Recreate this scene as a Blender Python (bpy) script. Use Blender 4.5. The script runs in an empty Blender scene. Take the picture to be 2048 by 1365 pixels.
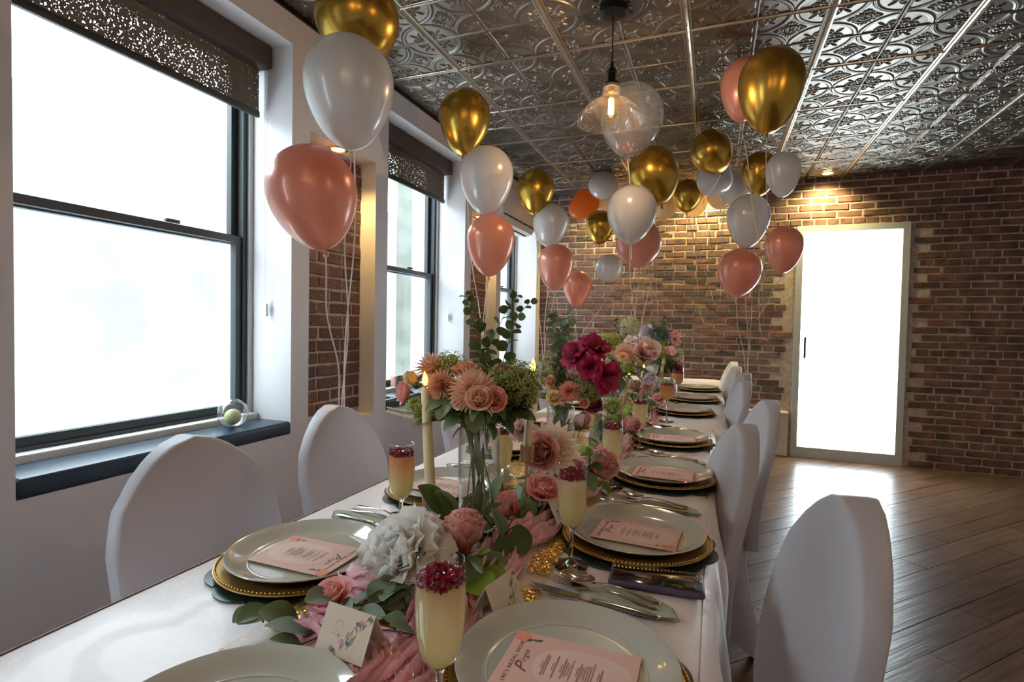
import bpy, bmesh, math, random
import numpy as np
from mathutils import Vector, Matrix, noise
R_ = random.Random(7)
PI = math.pi
sc = bpy.context.scene
COL = sc.collection
# ------------------------------------------------------------------ camera
CAMZ = 1.21
F_PX, YAW, PITCH, ROLL = 1071.75, .3627, -.0293, .0184
cy_, sy_, cp_, sp_ = math.cos(YAW), math.sin(YAW), math.cos(PITCH), math.sin(PITCH)
FW = Vector((-sy_ * cp_, cy_ * cp_, sp_))
RT0 = Vector((cy_, sy_, 0)); UP0 = RT0.cross(FW)
cr_, sr_ = math.cos(ROLL), math.sin(ROLL)
RT = cr_ * RT0 + sr_ * UP0
UP = -sr_ * RT0 + cr_ * UP0
cam_d = bpy.data.cameras.new('camera'); cam = bpy.data.objects.new('camera', cam_d); COL.objects.link(cam)
cam_d.sensor_width = 36; cam_d.lens = F_PX / 2048 * 36; cam_d.clip_start = .03; cam_d.clip_end = 200
m = Matrix((RT, UP, -FW)).transposed().to_4x4(); m.translation = (0, 0, CAMZ); cam.matrix_world = m
sc.camera = cam
# ------------------------------------------------------------------ colour, world, daylight
sc.view_settings.view_transform = 'Standard'; sc.view_settings.look = 'None'
sc.view_settings.gamma = 1; sc.view_settings.use_curve_mapping = False
sc.view_settings.exposure = 0.62
try:
    sc.cycles.use_denoising = True
    sc.cycles.max_bounces = 12; sc.cycles.transparent_max_bounces = 32
    sc.cycles.sample_clamp_indirect = 6; sc.cycles.caustics_reflective = False; sc.cycles.caustics_refractive = False
except Exception: pass
world = bpy.data.worlds.new('overcast_sky'); sc.world = world; world.use_nodes = True
wn = world.node_tree.nodes; wn['Background'].inputs[0].default_value = (.82, .93, 1.0, 1); wn['Background'].inputs[1].default_value = 8.6
def area(name, loc, rot, sx, sy, power=0, col=(1, 1, 1), portal=False):
    l = bpy.data.lights.new(name, 'AREA'); l.shape = 'RECTANGLE'; l.size = sx; l.size_y = sy; l.energy = power; l.color = col
    o = bpy.data.objects.new(name, l); COL.objects.link(o); o.location = loc; o.rotation_euler = rot
    if portal: l.cycles.is_portal = True
    return o
# ------------------------------------------------------------------ pixel helpers (frame 2048 x 1365)
def ray(x, y): return FW + (x - 1024) / F_PX * RT + (682.5 - y) / F_PX * UP
CAMP = Vector((0, 0, CAMZ))
def at_d(x, y, d): return CAMP + ray(x, y) * d
def at_z(x, y, z): r = ray(x, y); return CAMP + r * ((z - CAMZ) / r.z)
def at_y(x, y, Y): r = ray(x, y); return CAMP + r * (Y / r.y)
def at_x(x, y, X): r = ray(x, y); return CAMP + r * (X / r.x)
# ------------------------------------------------------------------ materials
def mat(name, col, rough=.5, metal=0, coat=0, **kw):
    m = bpy.data.materials.new(name); m.use_nodes = True
    b = m.node_tree.nodes['Principled BSDF']
    b.inputs['Base Color'].default_value = (*col, 1); b.inputs['Roughness'].default_value = rough
    b.inputs['Metallic'].default_value = metal; b.inputs['Coat Weight'].default_value = coat
    for k, v in kw.items(): b.inputs[k.replace('_', ' ')].default_value = v
    return m
def nd(m, t, **kw):
    n = m.node_tree.nodes.new(t)
    for k, v in kw.items(): setattr(n, k, v)
    return n
def lk(m, a, b): m.node_tree.links.new(a, b)
def vary(m, c2, scale=8, detail=4, c1=None, lo=.35, hi=.65, coord='Object', bump=0, bscale=None, bdist=.002, stretch=None):
    """noise between the base colour and c2, optional fine relief"""
    b = m.node_tree.nodes['Principled BSDF']
    tc = nd(m, 'ShaderNodeTexCoord'); src = tc.outputs[coord]
    if stretch:
        mp = nd(m, 'ShaderNodeMapping'); mp.inputs['Scale'].default_value = stretch; lk(m, src, mp.inputs[0]); src = mp.outputs[0]
    n = nd(m, 'ShaderNodeTexNoise'); n.inputs['Scale'].default_value = scale; n.inputs['Detail'].default_value = detail; lk(m, src, n.inputs['Vector'])
    r = nd(m, 'ShaderNodeValToRGB'); r.color_ramp.elements[0].position = lo; r.color_ramp.elements[1].position = hi
    r.color_ramp.elements[0].color = tuple(c1 or b.inputs['Base Color'].default_value[:3]) + (1,); r.color_ramp.elements[1].color = (*c2, 1)
    lk(m, n.outputs['Fac'], r.inputs[0]); lk(m, r.outputs[0], b.inputs['Base Color'])
    if bump:
        n2 = nd(m, 'ShaderNodeTexNoise'); n2.inputs['Scale'].default_value = bscale or scale * 4; n2.inputs['Detail'].default_value = 5; lk(m, src, n2.inputs['Vector'])
        bp = nd(m, 'ShaderNodeBump'); bp.inputs['Strength'].default_value = bump; bp.inputs['Distance'].default_value = bdist
        lk(m, n2.outputs['Fac'], bp.inputs['Height']); lk(m, bp.outputs[0], b.inputs['Normal'])
    return m
def rand_tint(m, cols, extra=None):
    """colour picked per object"""
    b = m.node_tree.nodes['Principled BSDF']; oi = nd(m, 'ShaderNodeObjectInfo')
    r = nd(m, 'ShaderNodeValToRGB'); cr = r.color_ramp
    while len(cr.elements) < len(cols): cr.elements.new(.5)
    for i, c in enumerate(cols): cr.elements[i].position = i / max(1, len(cols) - 1); cr.elements[i].color = (*c, 1)
    lk(m, oi.outputs['Random'], r.inputs[0])
    tc = nd(m, 'ShaderNodeTexCoord'); n = nd(m, 'ShaderNodeTexNoise'); n.inputs['Scale'].default_value = (extra or {}).get('scale', 18); n.inputs['Detail'].default_value = 6
    va = nd(m, 'ShaderNodeVectorMath', operation='ADD'); lk(m, tc.outputs['Object'], va.inputs[0]); lk(m, oi.outputs['Location'], va.inputs[1]); lk(m, va.outputs[0], n.inputs['Vector'])
    mr = nd(m, 'ShaderNodeMapRange'); mr.inputs[1].default_value = .3; mr.inputs[2].default_value = .7
    mr.inputs[3].default_value = (extra or {}).get('lo', .55); mr.inputs[4].default_value = (extra or {}).get('hi', 1.3); lk(m, n.outputs['Fac'], mr.inputs[0])
    mx = nd(m, 'ShaderNodeVectorMath', operation='SCALE'); lk(m, r.outputs[0], mx.inputs[0]); lk(m, mr.outputs[0], mx.inputs['Scale']); lk(m, mx.outputs[0], b.inputs['Base Color'])
    if extra and extra.get('bump'):
        bp = nd(m, 'ShaderNodeBump'); bp.inputs['Strength'].default_value = extra['bump']; bp.inputs['Distance'].default_value = .004
        lk(m, n.outputs['Fac'], bp.inputs['Height']); lk(m, bp.outputs[0], b.inputs['Normal'])
    return m
def thin_glass(name, tint=(1, 1, 1), refl=1.0, rough=.0, film=0.0, film_col=(1, 1, 1)):
    """single-walled clear film: transparent with fresnel reflection, optional haze"""
    m = bpy.data.materials.new(name); m.use_nodes = True; nt = m.node_tree; nt.nodes.remove(nt.nodes['Principled BSDF'])
    out = nt.nodes['Material Output']; t = nd(m, 'ShaderNodeBsdfTransparent'); t.inputs[0].default_value = (*tint, 1)
    g = nd(m, 'ShaderNodeBsdfGlossy'); g.inputs['Roughness'].default_value = rough
    lw = nd(m, 'ShaderNodeFresnel'); geo = nd(m, 'ShaderNodeNewGeometry')
    ior = nd(m, 'ShaderNodeMath', operation='MULTIPLY_ADD'); ior.inputs[1].default_value = 1 / 1.45 - 1.45; ior.inputs[2].default_value = 1.45
    lk(m, geo.outputs['Backfacing'], ior.inputs[0]); lk(m, ior.outputs[0], lw.inputs[0])
    mu = nd(m, 'ShaderNodeMath', operation='MULTIPLY'); mu.inputs[1].default_value = refl; mu.use_clamp = True; lk(m, lw.outputs[0], mu.inputs[0])
    mx = nd(m, 'ShaderNodeMixShader'); lk(m, mu.outputs[0], mx.inputs[0]); lk(m, t.outputs[0], mx.inputs[1]); lk(m, g.outputs[0], mx.inputs[2])
    last = mx
    if film:
        d = nd(m, 'ShaderNodeBsdfTranslucent'); d.inputs[0].default_value = (*film_col, 1)
        d2 = nd(m, 'ShaderNodeBsdfDiffuse'); d2.inputs[0].default_value = (*film_col, 1)
        md = nd(m, 'ShaderNodeMixShader'); md.inputs[0].default_value = .5; lk(m, d.outputs[0], md.inputs[1]); lk(m, d2.outputs[0], md.inputs[2])
        m2 = nd(m, 'ShaderNodeMixShader'); m2.inputs[0].default_value = film; lk(m, mx.outputs[0], m2.inputs[1]); lk(m, md.outputs[0], m2.inputs[2]); last = m2
    lk(m, last.outputs[0], out.inputs[0]); return m
def glow(name, col, strength):
    m = bpy.data.materials.new(name); m.use_nodes = True; b = m.node_tree.nodes['Principled BSDF']
    b.inputs['Base Color'].default_value = (*col, 1); b.inputs['Emission Color'].default_value = (*col, 1); b.inputs['Emission Strength'].default_value = strength
    return m
def petal_mat(name, base, tip, rough=.55, trans=.3):
    """cloth petal: colour runs from the petal's base to its tip; some light passes through"""
    m = mat(name, base, rough); nt = m.node_tree; b = nt.nodes['Principled BSDF']
    a = nd(m, 'ShaderNodeAttribute'); a.attribute_name = 't'
    r = nd(m, 'ShaderNodeValToRGB'); r.color_ramp.elements[0].color = (*base, 1); r.color_ramp.elements[1].color = (*tip, 1)
    r.color_ramp.elements[0].position = .15; r.color_ramp.elements[1].position = .95
    lk(m, a.outputs['Fac'], r.inputs[0]); lk(m, r.outputs[0], b.inputs['Base Color'])
    tr = nd(m, 'ShaderNodeBsdfTranslucent'); lk(m, r.outputs[0], tr.inputs[0])
    mx = nd(m, 'ShaderNodeMixShader'); mx.inputs[0].default_value = trans
    lk(m, b.outputs[0], mx.inputs[1]); lk(m, tr.outputs[0], mx.inputs[2]); lk(m, mx.outputs[0], nt.nodes['Material Output'].inputs[0])
    return m
# ------------------------------------------------------------------ geometry collector
class G:
    def __init__(s): s.v = []; s.f = []; s.t = []
    def add(s, vs, fs, t=None):
        n = len(s.v); s.v += [tuple(x) for x in vs]; s.f += [tuple(i + n for i in f) for f in fs]; s.t += (list(t) if t is not None else [0.5] * len(vs)); return s
    def box(s, lo, hi):
        x0, y0, z0 = lo; x1, y1, z1 = hi
        return s.add([(x0, y0, z0), (x1, y0, z0), (x1, y1, z0), (x0, y1, z0), (x0, y0, z1), (x1, y0, z1), (x1, y1, z1), (x0, y1, z1)],
                     [(0, 3, 2, 1), (4, 5, 6, 7), (0, 1, 5, 4), (1, 2, 6, 5), (2, 3, 7, 6), (3, 0, 4, 7)])
    def rbox(s, lo, hi, r, seg=2):
        bm = bmesh.new(); bmesh.ops.create_cube(bm, size=1)
        c = [(a + b) / 2 for a, b in zip(lo, hi)]; d = [b - a for a, b in zip(lo, hi)]
        for v in bm.verts: v.co = Vector((c[0] + v.co.x * d[0], c[1] + v.co.y * d[1], c[2] + v.co.z * d[2]))
        bmesh.ops.bevel(bm, geom=list(bm.edges), offset=r, segments=seg, affect='EDGES', profile=.5)
        bm.verts.index_update()
        s.add([v.co[:] for v in bm.verts], [[v.index for v in f.verts] for f in bm.faces]); bm.free(); return s
    def lathe(s, prof, n=24, c=(0, 0, 0), cap=False, ax=None, wob=None):
        vs = []; fs = []
        for j, (r, z) in enumerate(prof):
            for i in range(n):
                a = 2 * PI * i / n; rr = r * (1 + (wob(a, z) if wob else 0)); vs.append(Vector((rr * math.cos(a), rr * math.sin(a), z)))
        for j in range(len(prof) - 1):
            for i in range(n):
                k = (i + 1) % n; fs.append((j * n + i, j * n + k, (j + 1) * n + k, (j + 1) * n + i))
        if cap: fs.append(tuple(range(n - 1, -1, -1))); fs.append(tuple((len(prof) - 1) * n + i for i in range(n)))
        if ax is not None:
            q = Vector((0, 0, 1)).rotation_difference(Vector(ax)); vs = [q @ v for v in vs]
        c = Vector(c); return s.add([v + c for v in vs], fs, [j / max(1, len(prof) - 1) for j in range(len(prof)) for _ in range(n)])
    def tube(s, pts, r, n=6, r2=None, flat=1):
        pts = [Vector(p) for p in pts]; vs = []; fs = []; prev = None
        for i, p in enumerate(pts):
            d = (pts[min(i + 1, len(pts) - 1)] - pts[max(i - 1, 0)]); d = d.normalized() if d.length > 1e-9 else Vector((0, 0, 1))
            if prev is None: a = d.orthogonal().normalized()
            else:
                a = prev - d * prev.dot(d); a = a.normalized() if a.length > 1e-6 else d.orthogonal().normalized()
            prev = a; b = d.cross(a); rr = r + ((r2 if r2 is not None else r) - r) * i / max(1, len(pts) - 1)
            for k in range(n):
                t = 2 * PI * k / n; vs.append(p + a * math.cos(t) * rr + b * math.sin(t) * rr * flat)
        for i in range(len(pts) - 1):
            for k in range(n):
                q = (k + 1) % n; fs.append((i * n + k, i * n + q, (i + 1) * n + q, (i + 1) * n + k))
        fs.append(tuple(range(n - 1, -1, -1))); fs.append(tuple((len(pts) - 1) * n + k for k in range(n)))
        return s.add(vs, fs)
    def grid(s, fn, nu, nv, tf=None):
        vs = []; ts = []
        for j in range(nv + 1):
            for i in range(nu + 1): vs.append(fn(i / nu, j / nv)); ts.append(tf(i / nu, j / nv) if tf else j / nv)
        fs = [(j * (nu + 1) + i, j * (nu + 1) + i + 1, (j + 1) * (nu + 1) + i + 1, (j + 1) * (nu + 1) + i) for j in range(nv) for i in range(nu)]
        return s.add(vs, fs, ts)
    def ball(s, c, r, nu=8, nv=6, sc3=(1, 1, 1)):
        prof = [(max(1e-5, math.sin(PI * j / nv)), math.cos(PI * j / nv)) for j in range(nv + 1)]
        g = G(); g.lathe(prof, nu); return s.add([(c[0] + v[0] * r * sc3[0], c[1] + v[1] * r * sc3[1], c[2] + v[2] * r * sc3[2]) for v in g.v], [f[::-1] for f in g.f])
    def xf(s, M): s.v = [tuple(M @ Vector(v)) for v in s.v]; return s
    def mesh(s, name, material=None, smooth=True):
        me = bpy.data.meshes.new(name); me.from_pydata(s.v, [], s.f)
        if material: me.materials.append(material)
        if smooth:
            me.polygons.foreach_set('use_smooth', [True] * len(me.polygons))
        at = me.attributes.new('t', 'FLOAT', 'POINT'); at.data.foreach_set('value', s.t)
        me.update(); return me
    def obj(s, name, material=None, parent=None, smooth=True, auto=True):
        me = s.mesh(name, material, smooth)
        if smooth and auto:
            try: me.set_sharp_from_angle(angle=math.radians(40))
            except Exception: pass
        return put(name, me, parent)
def put(name, me, parent=None, loc=None, rot=None, scale=None):
    o = bpy.data.objects.new(name, me); COL.objects.link(o); o.parent = parent
    if loc is not None: o.location = loc
    if rot is not None: o.rotation_euler = rot
    if scale is not None: o.scale = scale
    return o
def thing(name, label, cat, loc=(0, 0, 0), rot=(0, 0, 0), group=None):
    o = bpy.data.objects.new(name, None); COL.objects.link(o); o.location = loc; o.rotation_euler = rot; o.empty_display_size = .05
    return tag(o, label, cat, group)
def tag(o, label, cat, group=None):
    o['label'] = label; o['category'] = cat
    if group: o['group'] = group
    return o
def struct(o): o['kind'] = 'structure'; return o
def dup(root, loc, rot=None, label=None, group=None, skip=()):
    r = root.copy(); COL.objects.link(r); r.location = loc
    if rot is not None: r.rotation_euler = rot
    if label: r['label'] = label
    if group: r['group'] = group
    for ch in list(root.children):
        if ch.name.split('.')[0] in skip: continue
        c = ch.copy(); COL.objects.link(c); c.parent = r
        for g_ in list(ch.children):
            d = g_.copy(); COL.objects.link(d); d.parent = c
    return r
def stuffed(o): o['kind'] = 'stuff'; return o
def clip_poly(p, x0, x1, y0, y1):
    for ax, lim, sg in ((0, x0, 1), (0, x1, -1), (1, y0, 1), (1, y1, -1)):
        q = []
        for i in range(len(p)):
            a, b = p[i], p[(i + 1) % len(p)]; da, db = sg * (a[ax] - lim), sg * (b[ax] - lim)
            if da >= 0: q.append(a)
            if da * db < 0:
                t = da / (da - db); q.append((a[0] + t * (b[0] - a[0]), a[1] + t * (b[1] - a[1])))
        p = q
        if len(p) < 3: return []
    return p
def prism(g, poly, z0, z1):
    n = len(poly); area2 = sum(poly[i][0] * poly[(i + 1) % n][1] - poly[(i + 1) % n][0] * poly[i][1] for i in range(n))
    if area2 < 0: poly = poly[::-1]
    g.add([(x, y, z0) for x, y in poly] + [(x, y, z1) for x, y in poly],
          [tuple(range(n - 1, -1, -1)), tuple(range(n, 2 * n))] + [(i, (i + 1) % n, n + (i + 1) % n, n + i) for i in range(n)])
    return g
# ================================================================== materials used
M = {}
M['wall'] = vary(mat('white_wall_paint', (.73, .705, .72), .5), (.69, .665, .68), 1.5, 3, bump=.05, bscale=60, bdist=.001)
M['plank'] = rand_tint(mat('dark_laminate_wood', (.1, .06, .04), .28, coat=.15), [(.10, .055, .035), (.15, .085, .055), (.19, .115, .075), (.12, .07, .05)], dict(scale=30, lo=.5, hi=1.4, bump=.25))
M['joint'] = mat('floor_joint', (.03, .02, .015), .8)
M['brick'] = rand_tint(mat('old_brick', (.2, .1, .08), .8), [(.03, .024, .022), (.15, .07, .052), (.20, .115, .095), (.10, .065, .052), (.23, .15, .12), (.05, .036, .03), (.19, .09, .07), (.12, .085, .068)], dict(scale=28, lo=.3, hi=1.6, bump=.8))
M['brick_pale'] = rand_tint(mat('old_brick_niche', (.2, .1, .08), .8), [(.08, .045, .045), (.17, .075, .06), (.12, .07, .065), (.20, .095, .075)], dict(scale=35, lo=.45, hi=1.35, bump=.6))
M['mortar'] = vary(mat('lime_mortar', (.54, .44, .36), .9), (.38, .30, .24), 25, 5, bump=.6, bscale=90, bdist=.004)
tin = mat('pressed_tin', (.205, .18, .15), .38, .8)
vary(tin, (.135, .115, .095), 3, 4)
M['tin'] = tin
M['tin_bar'] = mat('tin_runner', (.38, .33, .27), .30, .85)
M['sill'] = vary(mat('navy_leatherette', (.012, .03, .055), .32), (.02, .045, .075), 9, 3, bump=.15, bscale=40)
M['frame'] = mat('charcoal_window_frame', (.035, .042, .048), .4)
M['pane'] = thin_glass('window_pane', (.96, .985, .99), 1.0)
M['jamb'] = mat('jamb_liner', (.5, .52, .52), .4)
M['ledge'] = mat('white_ledge', (.75, .74, .68), .4)
M['valance'] = mat('dark_valance', (.055, .038, .03), .55)
M['trim_cream'] = mat('cream_bench_paint', (.62, .56, .42), .6)
M['black'] = mat('black_plastic', (.012, .012, .013), .5)
M['black_metal'] = mat('black_metal', (.02, .018, .018), .35, .6)
M['ac'] = mat('ac_white', (.72, .66, .60), .35)
M['gold'] = mat('polished_gold', (.72, .47, .15), .25, .95)
M['white_plastic'] = mat('white_plastic', (.8, .8, .78), .35)

# ================================================================== the room
ZC = 1.434 + CAMZ      # ceiling
YB = 5.75              # face of the back brick wall
XL = -1.86             # face of the left wall
XR, YF = 2.8, -2.4
SOF, NTOP, SILL = 2.49, 2.133, .745
# floor -----------------------------------------------------------
g = G().box((XL - .45, YF, -.10), (XR, YB + .4, -.014)); floor = struct(g.obj('floor', M['joint'], smooth=False))
ang = math.radians(47); ca, sa = math.cos(ang), math.sin(ang); W_, L_ = .135, 1.15
n = 0
for i in range(-40, 60):
    off = (i * .43) % 1
    for j in range(-8, 9):
        u0, v0 = (j + off) * L_, i * W_
        q = [(u0 + .0015, v0 + .0015), (u0 + L_ - .0015, v0 + .0015), (u0 + L_ - .0015, v0 + W_ - .0015), (u0 + .0015, v0 + W_ - .0015)]
        q = [(ca * a - sa * b, sa * a + ca * b) for a, b in q]
        q = clip_poly(q, XL, XR, .35, YB)
        if len(q) < 3: continue
        cx = sum(a for a, b in q) / len(q); cyy = sum(b for a, b in q) / len(q)
        gg = prism(G(), [(a - cx, b - cyy) for a, b in q], -.014, R_.uniform(-.0012, 0))
        o = gg.obj('plank', M['plank'], floor, smooth=False); o.location = (cx, cyy, 0); n += 1
PLANKS = n
# stretch the wood grain along the boards
mp = nd(M['plank'], 'ShaderNodeMapping'); mp.inputs['Rotation'].default_value = (0, 0, -ang); mp.inputs['Scale'].default_value = (.12, 1.6, 1)
nt = M['plank'].node_tree
nz = [x for x in nt.nodes if x.type == 'TEX_NOISE'][0]; va = [x for x in nt.nodes if x.type == 'VECT_MATH' and x.operation == 'ADD'][0]
vr = nd(M['plank'], 'ShaderNodeVectorRotate'); vr.rotation_type = 'Z_AXIS'; vr.inputs['Angle'].default_value = -ang
vs_ = nd(M['plank'], 'ShaderNodeVectorMath', operation='MULTIPLY'); vs_.inputs[1].default_value = (.1, 1.4, 1)
lk(M['plank'], va.outputs[0], vr.inputs['Vector']); lk(M['plank'], vr.outputs[0], vs_.inputs[0]); lk(M['plank'], vs_.outputs[0], nz.inputs['Vector'])
# ceiling -----------------------------------------------------------
struct(G().box((XL - .45, YF, ZC + .012), (XR, YB + .4, ZC + .12)).obj('ceiling', M['tin'], smooth=False)); ceiling = bpy.data.objects['ceiling']
TS = .3048; X0, Y0 = -4.5416 * TS, 8.967 * TS
def tile_mesh(nn=104):
    u = (np.arange(nn + 1)) / nn; U, V = np.meshgrid(u, u, indexing='ij'); H = np.zeros_like(U)
    ell = lambda s, t, a, b: np.clip(1 - (s / a) ** 2 - (t / b) ** 2, 0, 1) ** .5
    ring = lambda s, t, r, w: np.clip(1 - ((np.hypot(s, t) - r) / w) ** 2, 0, 1) ** .5
    for cx in (0, 1):
        for cyy in (0, 1):
            dx, dy = U - cx, V - cyy; r = np.hypot(dx, dy)
            band = np.clip((.5 - r) / .006, 0, 1) * np.clip((r - .43) / .008, 0, 1)
            H = np.maximum(H, band * (.45 + .4 * ((r - .43) / .07)) * (.8 + .2 * np.cos((r - .43) / .07 * 2 * PI * 3)))
            s = (dx * (1 if cx == 0 else -1) + dy * (1 if cyy == 0 else -1)) / math.sqrt(2); t = (dx * (1 if cx == 0 else -1) - dy * (1 if cyy == 0 else -1)) / math.sqrt(2)
            for sg in (-1, 1):
                H = np.maximum(H, .8 * ring(s - .215, t - sg * .095, .045, .013)); H = np.maximum(H, .8 * ell(s - .215, t - sg * .088, .016, .016))
                H = np.maximum(H, .7 * ring(s - .15, t - sg * .05, .028, .011)); H = np.maximum(H, .6 * ell(s - .25, t - sg * .14, .022, .016))
                H = np.maximum(H, .7 * ell((s - .19) + .4 * (t - sg * .04) * sg, t - sg * .04, .06, .012))
                H = np.maximum(H, .6 * ell(s - .12, t - sg * .1, .018, .018))
            H = np.maximum(H, 1.0 * ell(s - .315, t, .07, .02)); H = np.maximum(H, .8 * ell(s - .21, t, .03, .028)); H = np.maximum(H, .7 * ell(s - .11, t, .03, .03))
    s, t = U - .5, V - .5; rr = np.hypot(s, t); th = np.arctan2(t, s)
    H = np.maximum(H, .75 * ring(s, t, .115, .012)); H = np.maximum(H, (.7 * np.clip(1 - ((rr - .065) / .032) ** 2, 0, 1) * (.4 + .6 * np.abs(np.cos(4 * th)))))
    H = np.maximum(H, 1. * ell(s, t, .022, .022))
    for k in range(4):
        a = k * PI / 2; s2 = s * math.cos(a) + t * math.sin(a); t2 = -s * math.sin(a) + t * math.cos(a)
        H = np.maximum(H, .8 * ell(s2 - .185, t2, .05, .018))
        for sg in (-1, 1): H = np.maximum(H, .6 * ell(s2 - .165 - .3 * np.abs(t2), t2 - sg * .035, .04, .012)); H = np.maximum(H, .6 * ring(s2 - .165, t2 - sg * .04, .016, .007))
        for sg in (-1, 1): H = np.maximum(H, .6 * ell(s2 - .13, t2 - sg * .085, .02, .014))
    e = np.minimum(np.minimum(U, 1 - U), np.minimum(V, 1 - V)); H = H * np.clip((e - .03) / .01, 0, 1)
    Z = -.0075 * H - .006 * np.clip((.022 - e) / .01, 0, 1) + .004 * (np.clip((e - .022) / .008, 0, 1) * np.clip((.046 - e) / .01, 0, 1))
    P = np.stack([(U - .5) * TS, (V - .5) * TS, Z], -1).reshape(-1, 3)
    idx = np.arange((nn + 1) ** 2).reshape(nn + 1, nn + 1); Fq = np.stack([idx[:-1, :-1], idx[:-1, 1:], idx[1:, 1:], idx[1:, :-1]], -1).reshape(-1, 4)
    me = bpy.data.meshes.new('ceiling_tile'); me.from_pydata(P.tolist(), [], Fq.tolist()); me.materials.append(M['tin'])
    me.polygons.foreach_set('use_smooth', [True] * len(me.polygons)); me.update(); return me
tm = tile_mesh()
for i in range(-2, 13):
    for j in range(-5, 11):
        x, y = X0 + (i + .5) * TS, Y0 + (j + .5) * TS
        if x - TS / 2 < XL - .16 or x + TS / 2 > XR + .2 or y + TS / 2 > YB + .2: continue
        if i < -1 and False: continue
        put('ceiling_tile', tm, ceiling, (x, y, ZC))
def bar(x0, y0, x1, y1, w, name, h=.010, rivets=True):
    gx = G(); L = math.hypot(x1 - x0, y1 - y0); prof = [(-w / 2, 0), (-w / 2, -h * .5), (-w * .33, -h * .6), (-w * .27, -h * .25), (-w * .2, -h * .9), (0, -h * 1.25), (w * .2, -h * .9), (w * .27, -h * .25), (w * .33, -h * .6), (w / 2, -h * .5), (w / 2, 0)]
    gx.add([(a, 0, b) for a, b in prof] + [(a, L, b) for a, b in prof], [(k, k + 1, len(prof) + k + 1, len(prof) + k) for k in range(len(prof) - 1)])
    if rivets:
        k = TS / 4
        while k < L:
            for dd in (-.009, .009): gx.ball((0, k + dd, -h * 1.3), .0035, 5, 3)
            k += TS / 2
    gx.obj(name, M['tin_bar'], ceiling).location = (x0, y0, ZC - .001)
    return bpy.context.scene.collection.objects[-1]
for i in range(-1, 14):
    if i % 2 == 0:
        bar(X0 + i * TS, .6, X0 + i * TS, YB, .044, 'ceiling_runner', .011)
for j in range(-6, 10):
    if j % 2 == 0:
        o = bar(XL, 0, XL, XR - XL, .026, 'ceiling_cross_bar', .009); o.rotation_euler = (0, 0, -PI / 2); o.location = (XL, Y0 + j * TS, ZC - .002)
# perimeter bead
struct(G().box((XL, .0, ZC - .022), (XL + .012, YB, ZC)).obj('trim_1', M['black_metal'], smooth=False))
# left wall ---------------------------------------------------------
XB = -2.34
wins = [(-.92, .14), (.92, 1.98), (2.76, 3.82), (4.58, 5.62)]
niches = [(.26, .80), (2.097, 2.637), (3.935, 4.475)]
g = G()
g.box((XB, YF, 0), (XL, YB + .4, SILL - .065))                       # below the sills
g.box((XB, YF, SOF), (XL, YB + .4, ZC + .02))                          # header
edges = [YF] + [v for w in wins for v in w] + [YB + .4]
for a, b in zip(edges[0::2], edges[1::2]):
    nn_ = [q for q in niches if a < q[0] < b]
    if nn_:
        p, q = nn_[0]
        g.box((XB, a, SILL - .065), (XL, p, SOF)); g.box((XB, q, SILL - .065), (XL, b, SOF)); g.box((XB, p, NTOP), (XL, q, SOF)); g.box((XB, p, SILL - .065), (XL - .13, q, NTOP))
    else: g.box((XB, a, SILL - .065), (XL, b, SOF))
wall_left = struct(g.obj('wall_left', M['wall'], smooth=False))
def brick_mesh(seed):
    r = random.Random(seed); gg = G(); i = .05
    P = []
    for (y, z, x) in ((-.5, -.5, -.5), (.5, -.5, -.5), (.5, .5, -.5), (-.5, .5, -.5)): P.append((x, y, z))
    ring1 = [(-.5, -.5), (0, -.5), (.5, -.5), (.5, .5), (0, .5), (-.5, .5)]
    P = [(-.5, a, b) for a, b in ring1] + [(.3, a + r.uniform(-.01, .01), b + r.uniform(-.05, .05)) for a, b in ring1] + \
        [(.5 + r.uniform(-.12, .05), a * (1 - .07) + r.uniform(-.012, .012), b * (1 - .2) + r.uniform(-.04, .04)) for a, b in ring1]
    F = [(k, (k + 1) % 6, 6 + (k + 1) % 6, 6 + k) for k in range(6)] + [(6 + k, 6 + (k + 1) % 6, 12 + (k + 1) % 6, 12 + k) for k in range(6)] + [(12, 13, 16, 17), (13, 14, 15, 16)]
    gg.add(P, F); return gg
def flecks(m):
    b = m.node_tree.nodes['Principled BSDF']; src = b.inputs['Base Color'].links[0].from_socket
    tc = nd(m, 'ShaderNodeTexCoord'); oi = nd(m, 'ShaderNodeObjectInfo'); va = nd(m, 'ShaderNodeVectorMath', operation='ADD'); lk(m, tc.outputs['Object'], va.inputs[0]); lk(m, oi.outputs['Location'], va.inputs[1])
    n = nd(m, 'ShaderNodeTexNoise'); n.inputs['Scale'].default_value = 9; n.inputs['Detail'].default_value = 7; lk(m, va.outputs[0], n.inputs['Vector'])
    mr = nd(m, 'ShaderNodeMapRange'); mr.inputs[1].default_value = .60; mr.inputs[2].default_value = .70; lk(m, n.outputs['Fac'], mr.inputs[0])
    mx = nd(m, 'ShaderNodeMix'); mx.data_type = 'RGBA'; mx.inputs['B'].default_value = (.42, .36, .30, 1); lk(m, mr.outputs[0], mx.inputs['Factor']); lk(m, src, mx.inputs['A']); lk(m, mx.outputs['Result'], b.inputs['Base Color'])
flecks(M['brick']); flecks(M['brick_pale'])
BM = [brick_mesh(k) for k in range(10)]
def brick_meshes(mt): return [b.mesh('brick', mt, smooth=False) for b in BM]
BKW, BKN = brick_meshes(M['brick']), brick_meshes(M['brick_pale'])
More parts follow.
